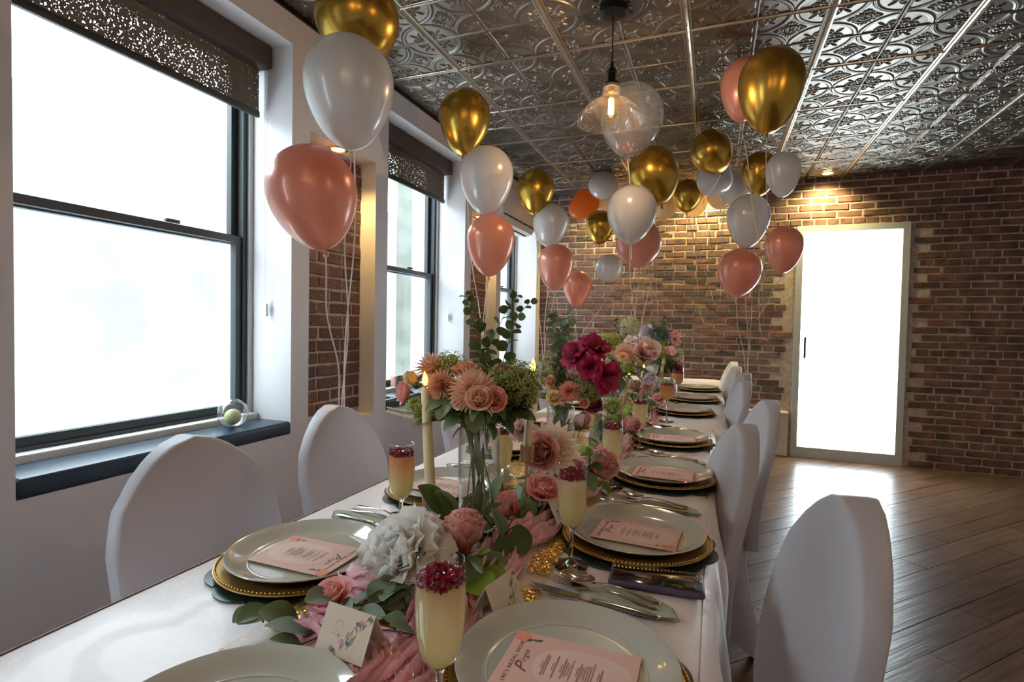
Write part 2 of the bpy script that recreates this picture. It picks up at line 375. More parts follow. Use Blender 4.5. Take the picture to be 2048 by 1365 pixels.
# bricks in the niches (face towards +x)
for (p, q) in niches[1:]:
    me = G().box((XL - .128, p, SILL - .03), (XL - .108, q, NTOP)).obj('mortar_bed', M['mortar'], wall_left, smooth=False)
    z = SILL - .03; c = 0
    while z < NTOP - .02:
        y = p - (c % 2) * .1 - R_.uniform(0, .02)
        hh = min(.058, NTOP - z)
        while y < q - .012:
            L = R_.choice([.2, .2, .19, .1]); a, b = max(y, p + .002), min(y + L - .011, q - .002)
            if b - a > .025:
                put('brick', R_.choice(BKN), wall_left, (XL - .114 + R_.uniform(-.003, .003), (a + b) / 2, z + hh / 2), (0, R_.uniform(-.03, .03), R_.uniform(-.01, .01)), (.026, b - a, hh * R_.uniform(.93, 1.04)))
            y += L
        z += .0675; c += 1
# back wall -----------------------------------------------------------
DX0, DX1, DZ = .70, 1.60, 2.2
g = G(); g.box((XL - .45, YB + .010, -.02), (DX0, YB + .36, ZC + .02)); g.box((DX1, YB + .010, -.02), (XR, YB + .36, ZC + .02)); g.box((DX0, YB + .010, DZ), (DX1, YB + .36, ZC + .02))
wall_back = struct(g.obj('wall_back', M['mortar'], smooth=False))
rows = []
z = .003; c = 0
while z < ZC - .03:
    x = XL - (c % 2) * .1; head = c % 6 == 3
    while x < XR:
        L = (.104 if head else R_.choice([.208, .208, .208, .2])); a, b = max(x, XL), min(x + L - .011, XR)
        if b - a > .03 and not (b > DX0 - .01 and a < DX1 + .01 and z < DZ):
            rows.append(((a + b) / 2, z + .0285, b - a, .056))
        x += L
    z += .0667; c += 1
def bprio(r):
    x, z = r[0], r[1]; return (0 if (x < .62 and z > .74) or (.1 < x < .62 and z > .40) else 1, -z if x > -1.0 else 0)
rows.sort(key=lambda r: (bprio(r)[0], R_.random()))
st = G()
for k, (x, z, w, h) in enumerate(rows):
    dy = R_.uniform(-.004, .004); sc3 = (.034, w, h * R_.uniform(.93, 1.03)); me = BKW[k % 10]
    if k < 300: put('brick', me, wall_back, (x, YB + .0195 + dy, z), (0, 0, -PI / 2 + R_.uniform(-.012, .012)), sc3)
    else: st.add([(x + v[1] * sc3[1], YB + .0195 + dy - v[0] * sc3[0], z + v[2] * sc3[2]) for v in BM[k % 10].v], BM[k % 10].f)
m_b2 = vary(mat('old_brick_far', (.22, .10, .075), .85), (.08, .05, .04), 9, 3, bump=.6, bscale=40, bdist=.004)
stuffed(st.obj('brickwork', m_b2, wall_back, smooth=False))
# cream bench box along the foot of the back wall
struct(G().rbox((-.2, YB - .05, 0), (DX0 - .03, YB + .02, .405), .01).obj('baseboard_back', M['trim_cream'], smooth=False))
struct(G().rbox((-.2, YB - .075, .405), (DX0 - .03, YB + .02, .43), .006).obj('trim_2', M['trim_cream'], smooth=False))
# bright glazed doorway at the right of the back wall
g = G()
for lo, hi in (((DX0, YB - .01, 0), (DX0 + .055, YB + .1, DZ)), ((DX1 - .055, YB - .01, 0), (DX1, YB + .1, DZ)), ((DX0 + .055, YB - .01, DZ - .06), (DX1 - .055, YB + .1, DZ)), ((DX0 + .055, YB - .01, 0), (DX1 - .055, YB + .1, .10))): g.box(lo, hi)
door = struct(g.obj('door_1', M['jamb'], smooth=False))
G().box((DX0 + .055, YB + .04, .10), (DX1 - .055, YB + .046, DZ - .06)).obj('door_pane', M['pane'], door, smooth=False)
G().tube([(DX0 + .09, YB - .05, .95), (DX0 + .09, YB - .05, 1.15)], .01, 8).obj('door_handle', M['black_metal'], door)
# right and front walls (outside the picture's crop)
struct(G().box((XR, YF, 0), (XR + .12, YB + .4, ZC + .02)).obj('wall_right', M['wall'], smooth=False))
struct(G().box((XB, YF - .12, 0), (XR + .12, YF, ZC + .02)).obj('wall_front', M['wall'], smooth=False))
# windows --------------------------------------------------------------
XW = -2.13
for k, (a, b) in enumerate(wins):
    g = G(); fw = .045
    g.box((XW - .06, a, SILL - .03), (XW + .02, a + fw, SOF)); g.box((XW - .06, b - fw, SILL - .03), (XW + .02, b, SOF)); g.box((XW - .06, a + fw, SOF - fw), (XW + .02, b - fw, SOF)); g.box((XW - .06, a + fw, SILL - .03), (XW + .02, b - fw, SILL + .035))
    win = struct(g.obj('window_%d' % (k + 1), M['frame'], smooth=False))
    zm = 1.588
    for nm, x0, z0, z1 in (('lower_sash', XW - .02, SILL + .035, zm + .02), ('upper_sash', XW - .05, zm - .02, SOF - fw)):
        g = G(); s_ = .032; y0, y1 = a + fw, b - fw
        g.box((x0, y0, z0), (x0 + .03, y0 + s_, z1)); g.box((x0, y1 - s_, z0), (x0 + .03, y1, z1)); g.box((x0, y0 + s_, z0), (x0 + .03, y1 - s_, z0 + s_)); g.box((x0, y0 + s_, z1 - s_), (x0 + .03, y1 - s_, z1))
        s = g.obj(nm, M['frame'], win, smooth=False)
        G().box((x0 + .012, y0 + s_, z0 + s_), (x0 + .017, y1 - s_, z1 - s_)).obj('pane', M['pane'], s, smooth=False)
    G().rbox((XW + .012, (a + b) / 2 + .1, zm + .02), (XW + .03, (a + b) / 2 + .16, zm + .035), .004).obj('sash_lock', M['frame'], win)
    G().box((XW + .02, b - .022, SILL), (XW + .035, b - .001, SOF)).obj('jamb_strip', M['jamb'], win, smooth=False)
    G().rbox((XW + .02, a + .002, SILL - .03), (XW + .075, b - .002, SILL + .022), .006).obj('window_ledge', M['ledge'], win, smooth=False)
    sl = G().rbox((XW + .07, a + .003, SILL - .065), (XL + .006, b - .003, SILL - .004), .012, 3).obj('window_sill', M['sill'], win)
# outside: pale neighbouring building through the panes, its colours darkened against the strong daylight
M['outside'] = vary(mat('grey_render', (.17, .18, .175), .8), (.13, .14, .14), 2, 3)
M['outside_stone'] = vary(mat('darkened_stone_pier', (.075, .085, .065), .8), (.11, .115, .10), 5, 4)
nb = struct(G().box((-5.3, -3, -1), (-5.0, 12, 3.0)).obj('wall_outside', M['outside'], smooth=False))
for y in (6.15, 8.6): G().box((-4.0, y, -1), (-3.6, y + .55, 5)).obj('stone_pier', M['outside_stone'], nb, smooth=False)
# ================================================================== fixtures
M['hem'] = mat('shade_hem', (.03, .03, .028), .5)
def weave_mat():
    m = mat('woven_shade', (.16, .13, .10), .8); b = m.node_tree.nodes['Principled BSDF']
    tc = nd(m, 'ShaderNodeTexCoord'); n = nd(m, 'ShaderNodeTexNoise'); n.inputs['Scale'].default_value = 130; n.inputs['Detail'].default_value = 2; lk(m, tc.outputs['Object'], n.inputs['Vector'])
    r = nd(m, 'ShaderNodeMapRange'); r.inputs[1].default_value = .58; r.inputs[2].default_value = .63; lk(m, n.outputs['Fac'], r.inputs[0])
    t = nd(m, 'ShaderNodeBsdfTransparent'); mx = nd(m, 'ShaderNodeMixShader'); lk(m, r.outputs[0], mx.inputs[0]); lk(m, b.outputs[0], mx.inputs[1]); lk(m, t.outputs[0], mx.inputs[2])
    lk(m, mx.outputs[0], m.node_tree.nodes['Material Output'].inputs[0]); return m
M['weave'] = weave_mat()
WL = ['beside the nearest white pier', 'over the window between the two brick niches', 'over the farthest window behind the air conditioner']
for k, (a, b) in enumerate(wins[:3]):
    t = thing('roller_shade', ['dark woven roller shade at the picture edge, with a chain down its pier', 'dark woven roller shade pulled a little way down behind the upper gold balloon', 'dark woven roller shade partly hidden by the air conditioner over the farthest window'][k] if k else 'dark woven roller shade cut off by the photo edge, on the nearest window', 'window shade', (-2.02, (a + b) / 2, SOF), group='roller shades on the windows')
    h = (b - a) / 2 - .012
    G().rbox((-.045, -h, -.105), (.05, h, -.003), .006).obj('valance', M['valance'], t)
    G().box((-.022, -h + .01, -.30), (-.020, h - .01, -.10)).obj('shade_cloth', M['weave'], t, smooth=False)
    G().rbox((-.03, -h + .01, -.325), (-.012, h - .01, -.295), .003).obj('hem_bar', M['hem'], t)
    g = G()
    for i in range(110): g.ball((.02, h - .012, -.12 - i * .010), .0022, 4, 3)
    for i in range(110): g.ball((.035, h - .012, -.12 - i * .010), .0022, 4, 3)
    g.obj('bead_chain', M['jamb'], t)
    G().rbox((.015, h - .02, -1.26), (.04, h - .004, -1.20), .004).obj('chain_tensioner', M['white_plastic'], t)
# air conditioner
t = thing('air_conditioner', 'white wall-mounted air conditioner with dark louvred slot, high between the windows', 'air conditioner', (XL, 4.52, 2.07))
prof = [(0, .015), (.10, 0), (.165, .02), (.205, .075), (.205, .30), (.19, .325), (0, .325)]
g = G(); Lh = .43
g.add([(x, -Lh, z) for x, z in prof] + [(x, Lh, z) for x, z in prof], [tuple(range(len(prof) - 1, -1, -1)), tuple(range(len(prof), 2 * len(prof)))] + [(i, (i + 1) % len(prof), len(prof) + (i + 1) % len(prof), len(prof) + i) for i in range(len(prof))])
g.obj('body', M['ac'], t, smooth=False)
G().add([(.112, -Lh + .04, -.002), (.209, -Lh + .04, .072), (.209, Lh - .04, .072), (.112, Lh - .04, -.002)], [(0, 1, 2, 3)]).obj('vent_slot', M['black'], t, smooth=False)
for k in range(3):
    f = .25 + .25 * k; G().rbox((.112 + .097 * f - .002, -Lh + .045, -.004 + .074 * f), (.112 + .097 * f + .004, Lh - .045, .000 + .074 * f), .001).obj('louvre', M['ac'], t)
for k in range(6): y = -Lh + .12 + k * .125; G().add([(.113, y, -.004), (.21, y, .07), (.21, y + .006, .07), (.113, y + .006, -.004)], [(0, 1, 2, 3)]).obj('vane', M['ac'], t, smooth=False)
G().rbox((.195, -Lh + .02, .085), (.209, Lh - .02, .29), .004).obj('front_panel', M['ac'], t)
# recessed niche downlights
M['lamp_warm'] = glow('downlight_lens', (1, .78, .42), 14)
for k, (p, q) in enumerate(niches[1:]):
    t = thing('downlight', ['small gold-rimmed downlight glowing in the top of the nearer brick niche', 'small gold-rimmed downlight half hidden by a coral balloon in the farther brick niche'][k], 'ceiling light', (XL - .052, (p + q) / 2 - .0, NTOP))
    G().lathe([(.052, 0), (.054, -.004), (.046, -.007), (.036, -.003), (.032, .0)], 28).obj('rim', M['gold'], t)
    G().lathe([(.0001, -.0035), (.033, -.0035)], 24).obj('lens', M['lamp_warm'], t)
    l = bpy.data.lights.new('niche_spot', 'SPOT'); l.energy = 15; l.color = (1, .64, .22); l.spot_size = 2.3; l.spot_blend = .6; l.shadow_soft_size = .03
    o = bpy.data.objects.new('niche_spot', l); COL.objects.link(o); o.location = (XL - .045, (p + q) / 2, NTOP - .02)
# ceiling downlights washing the back wall
for k, x in enumerate((-.12, -1.05, .9)):
    t = thing('downlight', ['recessed ceiling downlight washing the back wall, hidden behind the white balloon cluster', 'recessed ceiling downlight shining behind the orange balloon', 'recessed ceiling downlight above the glazed back doorway'][k], 'ceiling light', (x, YB - .22, ZC - .012), group='downlights along the back wall')
    G().lathe([(.055, 0), (.057, -.006), (.048, -.010), (.038, -.004)], 28).obj('rim', M['gold'], t)
    G().lathe([(.0001, -.005), (.039, -.005)], 24).obj('lens', M['lamp_warm'], t)
    l = bpy.data.lights.new('wall_spot', 'SPOT'); l.energy = 55; l.color = (1, .80, .34); l.spot_size = 2.4; l.spot_blend = .8; l.shadow_soft_size = .04
    o = bpy.data.objects.new('wall_spot', l); COL.objects.link(o); o.location = (x, YB - .2, ZC - .03); o.rotation_euler = (.25, 0, 0)
# pendant lamp -----------------------------------------------------------
M['bulb_glass'] = thin_glass('bulb_glass', (1, .93, .82), 1.3)
M['shade_glass'] = thin_glass('clear_shade_glass', (.99, .96, .92), 2.4, film=.014, film_col=(1, .8, .6))
M['filament'] = glow('filament', (1, .56, .14), 28)
def pendant(x, y, label):
    t = thing('pendant_lamp', label, 'pendant lamp', (x, y, ZC - .012), group=None)
    G().lathe([(.0001, 0), (.062, 0), (.062, -.028), (.05, -.034), (.0001, -.034)], 32).obj('canopy', M['black_metal'], t)
    for a in (0.6, 3.7): G().lathe([(.005, -.033), (.005, -.038), (.0001, -.038)], 8, c=(.03 * math.cos(a), .03 * math.sin(a), 0)).obj('screw', M['black_metal'], t)
    G().tube([(0, 0, -.03), (0, 0, -.245)], .0032, 8).obj('cord', M['black'], t)
    G().lathe([(.006, -.235), (.008, -.262), (.019, -.272), (.026, -.285), (.017, -.288), (.018, -.322), (.030, -.330), (.030, -.340), (.036, -.345), (.034, -.352), (.0001, -.352)], 24).obj('socket', M['black_metal'], t)
    pr = [(.038, -.343), (.039, -.35), (.038, -.39), (.042, -.40), (.075, -.412), (.110, -.435), (.135, -.468), (.146, -.497), (.148, -.502)]
    s = G().lathe(pr, 48).obj('glass_shade', M['shade_glass'], t)
    G().tube([(.148 * math.cos(a * PI / 24), .148 * math.sin(a * PI / 24), -.502) for a in range(49)], .0018, 6).obj('shade_rim', M['shade_glass'], s)
    b = G().lathe([(.013, -.352), (.014, -.372), (.022, -.388), (.040, -.41), (.0475, -.44), (.044, -.468), (.03, -.49), (.012, -.499), (.0001, -.5)], 32).obj('bulb', M['bulb_glass'], t)
    G().lathe([(.0135, -.35), (.0135, -.372)], 16).obj('bulb_cap', M['gold'], b)
    g = G()
    for k in range(14):
        a = 2 * PI * k / 14; g.tube([(.0105 * math.cos(a), .0105 * math.sin(a), -.402), (.0115 * math.cos(a + .2), .0115 * math.sin(a + .2), -.468)], .0011, 4)
    g.obj('filament', M['filament'], b)
    l = bpy.data.lights.new('bulb_light', 'POINT'); l.energy = 12; l.color = (1, .72, .48); l.shadow_soft_size = .007
    o = bpy.data.objects.new('bulb_light', l); COL.objects.link(o); o.location = (x, y, ZC - .012 - .44)
    return t
pendant(-.465, 2.42, 'clear glass pendant lamp with a glowing filament bulb hanging over the table')
pendant(-.25, -.55, 'clear glass pendant lamp hanging behind the viewer, seen only as a reflection')
pendant(1.35, 1.0, 'clear glass pendant lamp hanging over the floor beyond the chairs')
pendant(.75, -.75, 'clear glass pendant lamp behind the viewer on the open side of the room')

# ================================================================== table and cloth
M['cloth'] = vary(mat('white_satin_cloth', (.88, .82, .83), .38, coat=.1, Sheen_Weight=.3), (.83, .77, .78), 2, 3, bump=.6, bscale=7, bdist=.012)
M['spandex'] = mat('white_spandex', (.49, .475, .53), .48, Sheen_Weight=.2)
M['table'] = mat('table_laminate', (.4, .35, .3), .5)
M['steel_leg'] = mat('grey_table_leg', (.2, .2, .2), .4, .7)
TZ = .75
def cloth(name, label, x0, x1, y0, y1, seed, grp):
    r = random.Random(seed); g = G(); nx, ny = 40, int((y1 - y0) / .022)
    def hz(x, y):
        e = min(x - x0, x1 - x, y - y0, y1 - y); k = min(1, max(0, e / .05))
        w = noise.noise(Vector((x * 3.2, y * 7, seed))) * .5 + noise.noise(Vector((x * 9, y * 14 + x * 5, seed + 3))) * .25
        return TZ - .004 + .003 * k * w * 1.9 - .012 * (1 - k) ** 2
    g.grid(lambda u, v: (x0 + u * (x1 - x0), y0 + v * (y1 - y0), hz(x0 + u * (x1 - x0), y0 + v * (y1 - y0))), nx, ny)
    per = []; st = .012
    def seg(ax, ay, bx, by, nx_, ny_):
        L = math.hypot(bx - ax, by - ay); n_ = int(L / st)
        for i in range(n_): f = i / n_; per.append((ax + (bx - ax) * f, ay + (by - ay) * f, nx_, ny_))
    seg(x0, y0, x1, y0, 0, -1); seg(x1, y0, x1, y1, 1, 0); seg(x1, y1, x0, y1, 0, 1); seg(x0, y1, x0, y0, -1, 0)
    n = len(per); nv = 10; D = .262; vs = []
    for j in range(-1, nv + 1):
        f = max(0, j) / nv
        for i, (x, y, a, b) in enumerate(per):
            if j < 0: vs.append((x - a * .012, y - b * .012, TZ - .0085)); continue
            s = i * st; e = min(1, f * 1.6)
            fold = (.018 * math.sin(s * 21 + 2.2 * noise.noise(Vector((s * 2, f, seed)))) + .014 * noise.noise(Vector((s * 9, f * 1.5, seed)))) * e
            out = .004 + .012 * min(1, f * 8) + max(-.004, fold + .008 * e)
            vs.append((x + a * out, y + b * out, hz(x, y) - D * f - (.004 if j else 0)))
    fs = [(j * n + i, j * n + (i + 1) % n, (j + 1) * n + (i + 1) % n, (j + 1) * n + i) for j in range(nv + 1) for i in range(n)]
    g.add(vs, [f[::-1] for f in fs])
    bm = bmesh.new(); me = g.mesh(name, M['cloth']); bm.from_mesh(me); bmesh.ops.remove_doubles(bm, verts=bm.verts, dist=.0015); bmesh.ops.recalc_face_normals(bm, faces=bm.faces); bm.to_mesh(me); bm.free()
    return tag(put(name, me), label, 'tablecloth', grp)
TA = (-.925, 0.005, .16, 2.64); TB = (-.915, .055, 2.625, 5.28)
cloth('tablecloth', 'white satin tablecloth over the nearer table, its folds hanging beside the phone', TA[0], TA[1], TA[2], TA[3], 1, 'white tablecloths')
cloth('tablecloth', 'white satin tablecloth over the farther table, reaching towards the brick wall', TB[0], TB[1], TB[2], TB[3], 5, 'white tablecloths')
for (x0, x1, y0, y1), lb in ((TA, 'folding table under the nearer white cloth'), (TB, 'folding table under the farther white cloth')):
    t = thing('folding_table', lb, 'table', ((x0 + x1) / 2, (y0 + y1) / 2, 0)); hx, hy = (x1 - x0) / 2 - .012, (y1 - y0) / 2 - .012
    G().rbox((-hx, -hy, .705), (hx, hy, .732), .008).obj('tabletop', M['table'], t)
    for a in (-1, 1):
        for b in (-1, 1): G().tube([(a * hx * .8, b * hy * .85, 0), (a * hx * .8, b * hy * .85, .705)], .014, 8).obj('leg', M['steel_leg'], t)
# ------------------------------------------------------------------ chairs
def back_hw(v):   # half width of the back at v in 0..1 above the seat
    pts = [(0, .195), (.35, .212), (.62, .212), (.76, .19), (.86, .145), (.93, .10), (.975, .055), (1, .0)]
    for (a, p), (b, q) in zip(pts, pts[1:]):
        if v <= b: f = (v - a) / (b - a); f = f * f * (3 - 2 * f) if b < .7 else f; return p + (q - p) * f
    return 0
def chair_proto():
    t = thing('banquet_chair', 'x', 'chair')
    Z0, Z1 = .40, .935
    def lean(z): f = (z - Z0) / (Z1 - Z0); return -.205 - .095 * max(0, (f - .2) / .8) ** 1.5
    nu, nv = 20, 26; vs = []; fs = []
    # closed back panel: front and rear sheets joined by a rounded edge band
    def vv(j): f = j / nv; return 1 - (1 - f) ** 1.7
    g = G(); rows_ = []
    for j in range(nv + 1):
        v = vv(j); z = Z0 + v * (Z1 - Z0); w = max(.004, back_hw(v)); row = []
        N = 32
        for i in range(N):
            a = 2 * PI * i / N; c, s = math.cos(a), math.sin(a)
            yy = w * (abs(c) ** .35) * (1 if c >= 0 else -1)
            xx = (.027 + .006 * max(0, s) * (1 - (yy / w) ** 2)) * (abs(s) ** .35) * (1 if s >= 0 else -1)
            if j == nv: xx *= .5
            row.append((lean(z) + xx, yy, z))
        rows_.append(row)
    N = 32
    g.add([p for r in rows_ for p in r], [(j * N + i, j * N + (i + 1) % N, (j + 1) * N + (i + 1) % N, (j + 1) * N + i) for j in range(nv) for i in range(N)] + [tuple(nv * N + i for i in range(N))])
    g.obj('backrest', M['spandex'], t)
    # seat
    def sq(a, r): c, s = math.cos(a), math.sin(a); k = (abs(c) ** 5 + abs(s) ** 5) ** (-1 / 5); return r * k * c, r * k * s
    prof = [(.0001, .477), (.10, .476), (.17, .47), (.20, .455), (.207, .43), (.207, .40)]
    g = G(); n = 48; vs = []
    for r, z in prof:
        for i in range(n): x, y = sq(2 * PI * i / n, r); vs.append((x + .01, y, z))
    g.add(vs, [(j * n + i, (j + 1) * n + i, (j + 1) * n + (i + 1) % n, j * n + (i + 1) % n) for j in range(len(prof) - 1) for i in range(n)])
    g.obj('seat', M['spandex'], t)
    # stretched skirt with arched hems between the four feet
    g = G(); n = 96; nv = 14; vs = []
    for j in range(nv + 1):
        f = j / nv
        for i in range(n):
            a = 2 * PI * i / n; x0, y0 = sq(a, .207); x0 += .01
            cor = abs(math.sin(2 * a)) ** 2.2      # 1 at the corners
            zb = .012 + .24 * (1 - cor) ** 1.3
            z = .41 - (.41 - zb) * f
            pull = 1 - .34 * (1 - cor) * math.sin(min(1, (.41 - z) / .40) * PI * .5)
            x, y = x0 * pull, y0 * (pull if abs(x0) < abs(y0) else 1 - (1 - pull) * .8)
            fl = ((.41 - z) / .40) ** 1.5 * cor
            x += (-.085 if x0 < 0 else .0) * fl; y += .03 * fl * (1 if y0 > 0 else -1)
            vs.append((x, y, z))
    g.add(vs, [(j * n + i, (j + 1) * n + i, (j + 1) * n + (i + 1) % n, j * n + (i + 1) % n) for j in range(nv) for i in range(n)])
    g.obj('skirt', M['spandex'], t)
    for sx, sy in ((1, 1), (1, -1), (-1, 1), (-1, -1)):
        bx, by = (.155 if sx > 0 else -.225), sy * .175
        G().tube([(sx * .15, sy * .15, .40), (bx * .96, by * .95, .02), (bx, by, 0)], .013, 8).obj('leg', M['black_metal'], t)
    return t
CH = chair_proto()
def tone(): pass
# right-hand row faces -x (rotation pi), left-hand row faces +x
chairs = [(-.065, 1.0, PI + .12, 'white covered banquet chair nearest the lower corner beside the phone', 'R'),
          (-.20, 1.64, PI + .2, 'white covered banquet chair pushed close against the nearer table', 'R'),
          (-.085, 2.28, PI + .17, 'white covered banquet chair pulled out from the table at the photo edge', 'R'),
          (-.135, 3.10, PI + .14, 'white covered banquet chair behind the pulled out one, with a ribbon passing its back', 'R'),
          (-.105, 3.68, PI + .14, 'white covered banquet chair second behind the pulled out one, mostly hidden by its neighbour', 'R'),
          (-.135, 4.30, PI + .16, 'white covered banquet chair last but one towards the brick wall', 'R'),
          (-.14, 4.88, PI + .16, 'white covered banquet chair nearest the brick wall', 'R'),
          (-.875, .915, 0, 'white covered banquet chair cut off at the edge beside the big menu plate', 'L'),
          (-.885, 1.46, .04, 'white covered banquet chair in front of the nearer brick niche', 'L'),
          (-.87, 2.32, 0, 'white covered banquet chair behind the lit candle under the farther windows', 'L'),
          (-.87, 3.0, 0, 'white covered banquet chair seen through the first vase', 'L'),
          (-.87, 3.7, 0, 'white covered banquet chair seen behind the second vase', 'L'),
          (-.87, 4.4, 0, 'white covered banquet chair farthest along the window side', 'L')]
for k, (x, y, rz, lb, sd) in enumerate(chairs):
    grp = 'chairs along the window side' if sd == 'L' else 'chairs along the open side'
    if k == 0: CH.location = (x, y, 0); CH.rotation_euler = (0, 0, rz); CH['label'] = lb; CH['group'] = grp
    else: dup(CH, (x, y, 0), (0, 0, rz), lb, grp)
# ================================================================== tableware
M['placemat'] = vary(mat('dark_green_placemat', (.012, .03, .024), .35), (.02, .05, .035), 20, 3)
M['charger'] = mat('gold_charger', (.48, .29, .07), .32, .75, coat=.3)
M['plate'] = vary(mat('celadon_glaze', (.47, .46, .385), .12, coat=.8, Specular_IOR_Level=.6), (.52, .50, .43), 6, 3)
M['steel'] = mat('polished_steel', (.55, .52, .48), .14, 1.0)
M['napkin'] = vary(mat('sage_napkin', (.36, .42, .33), .8), (.42, .47, .38), 9, 3, bump=.3, bscale=60)
M['card_pink'] = mat('blush_card', (.70, .43, .36), .6)
M['card_oval'] = mat('pale_blush_print', (.74, .52, .45), .6)
M['ink'] = mat('dark_brown_ink', (.13, .06, .05), .6)
M['ink_soft'] = mat('soft_brown_ink', (.30, .16, .14), .6)
M['card_cream'] = mat('cream_card', (.74, .66, .54), .6)
M['pr_coral'] = mat('coral_print', (.80, .27, .18), .6); M['pr_green'] = mat('dark_green_print', (.03, .07, .06), .6)
M['pr_blue'] = mat('violet_blue_print', (.16, .15, .42), .6); M['pr_leaf'] = mat('sage_print', (.25, .34, .24), .6); M['pr_pink'] = mat('pink_print', (.80, .42, .42), .6); M['pr_grey'] = mat('pale_grey_print', (.45, .42, .38), .6)
def scallop(n, r0, d, z0, z1, m=180):
    g = G(); pts = [(1 + d * (abs(math.sin(n * PI * i / m)) - .6)) * r0 for i in range(m)]
    P = [(pts[i] * math.cos(2 * PI * i / m), pts[i] * math.sin(2 * PI * i / m)) for i in range(m)]
    g.add([(x, y, z0) for x, y in P] + [(x, y, z1) for x, y in P] + [(x * .93, y * .93, z1 + .0008) for x, y in P] + [(0, 0, z1 + .001)],
          [(i, (i + 1) % m, m + (i + 1) % m, m + i) for i in range(m)] + [(m + i, m + (i + 1) % m, 2 * m + (i + 1) % m, 2 * m + i) for i in range(m)] + [(2 * m + i, 2 * m + (i + 1) % m, 3 * m) for i in range(m)])
    return g
def proto_placemat():
    t = thing('placemat', 'x', 'placemat'); scallop(11, .166, .07, .0, .0022).obj('leaf_disc', M['placemat'], t)
    g = G()
    for k in range(22): a = 2 * PI * k / 22; g.tube([(.06 * math.cos(a), .06 * math.sin(a), .003), (.160 * math.cos(a), .160 * math.sin(a), .003)], .0012, 4)
    g.obj('vein', M['placemat'], t); return t
def proto_charger():
    t = thing('charger_plate', 'x', 'charger plate')
    G().lathe([(.0001, .002), (.10, .002), (.108, .0), (.115, .001), (.13, .009), (.16, .012), (.165, .0125), (.165, .0105), (.13, .0115 - .004), (.118, .0045), (.10, .005), (.0001, .005)][::-1][:0] or
              [(.0001, .0), (.105, .0), (.118, .002), (.132, .0075), (.154, .0095), (.1575, .0105), (.1575, .0125), (.152, .0125), (.132, .0105), (.118, .0055), (.105, .0035), (.0001, .0035)], 72).obj('dish', M['charger'], t)
    g = G()
    for k in range(130): a = 2 * PI * k / 130; g.ball((.1535 * math.cos(a), .1535 * math.sin(a), .0135), .0026, 5, 4)
    stuffed(g.obj('bead_rim', M['gold'], t)); return t
def proto_plate():
    t = thing('dinner_plate', 'x', 'plate')
    G().lathe([(.0001, .0025), (.045, .0025), (.048, .0), (.052, .0), (.056, .003), (.10, .005), (.128, .013), (.1435, .0215), (.1450, .023), (.1440, .0245), (.1415, .0240), (.126, .0165), (.112, .0098), (.103, .0075), (.095, .0068), (.0001, .0062)], 88).obj('plate_body', M['plate'], t)
    G().lathe([(.1025, .0079), (.104, .0086), (.1055, .0082)], 72).obj('inner_ring', M['plate'], t)
    return t
def txt(s, size, name, material, parent, loc, rz=0, shear=0, sx=1, al='CENTER', space=1.0, ext=.00012):
    c = bpy.data.curves.new(name, 'FONT'); c.body = s; c.size = size; c.align_x = al; c.shear = shear; c.space_character = space; c.extrude = ext; c.resolution_u = 2
    o = bpy.data.objects.new('tmp', c); COL.objects.link(o); bpy.context.view_layer.update()
    me = bpy.data.meshes.new_from_object(o.evaluated_get(bpy.context.evaluated_depsgraph_get())); COL.objects.unlink(o); bpy.data.objects.remove(o); me.name = name
    me.materials.clear(); me.materials.append(material)
    return put(name, me, parent, loc, (0, 0, rz), (sx, 1, 1))
def blob(g, x, y, z, a, b, rot=0, n=8):
    c, s = math.cos(rot), math.sin(rot)
    g.add([(x + c * a * math.cos(2 * PI * k / n) - s * b * math.sin(2 * PI * k / n), y + s * a * math.cos(2 * PI * k / n) + c * b * math.sin(2 * PI * k / n), z) for k in range(n)], [tuple(range(n))])
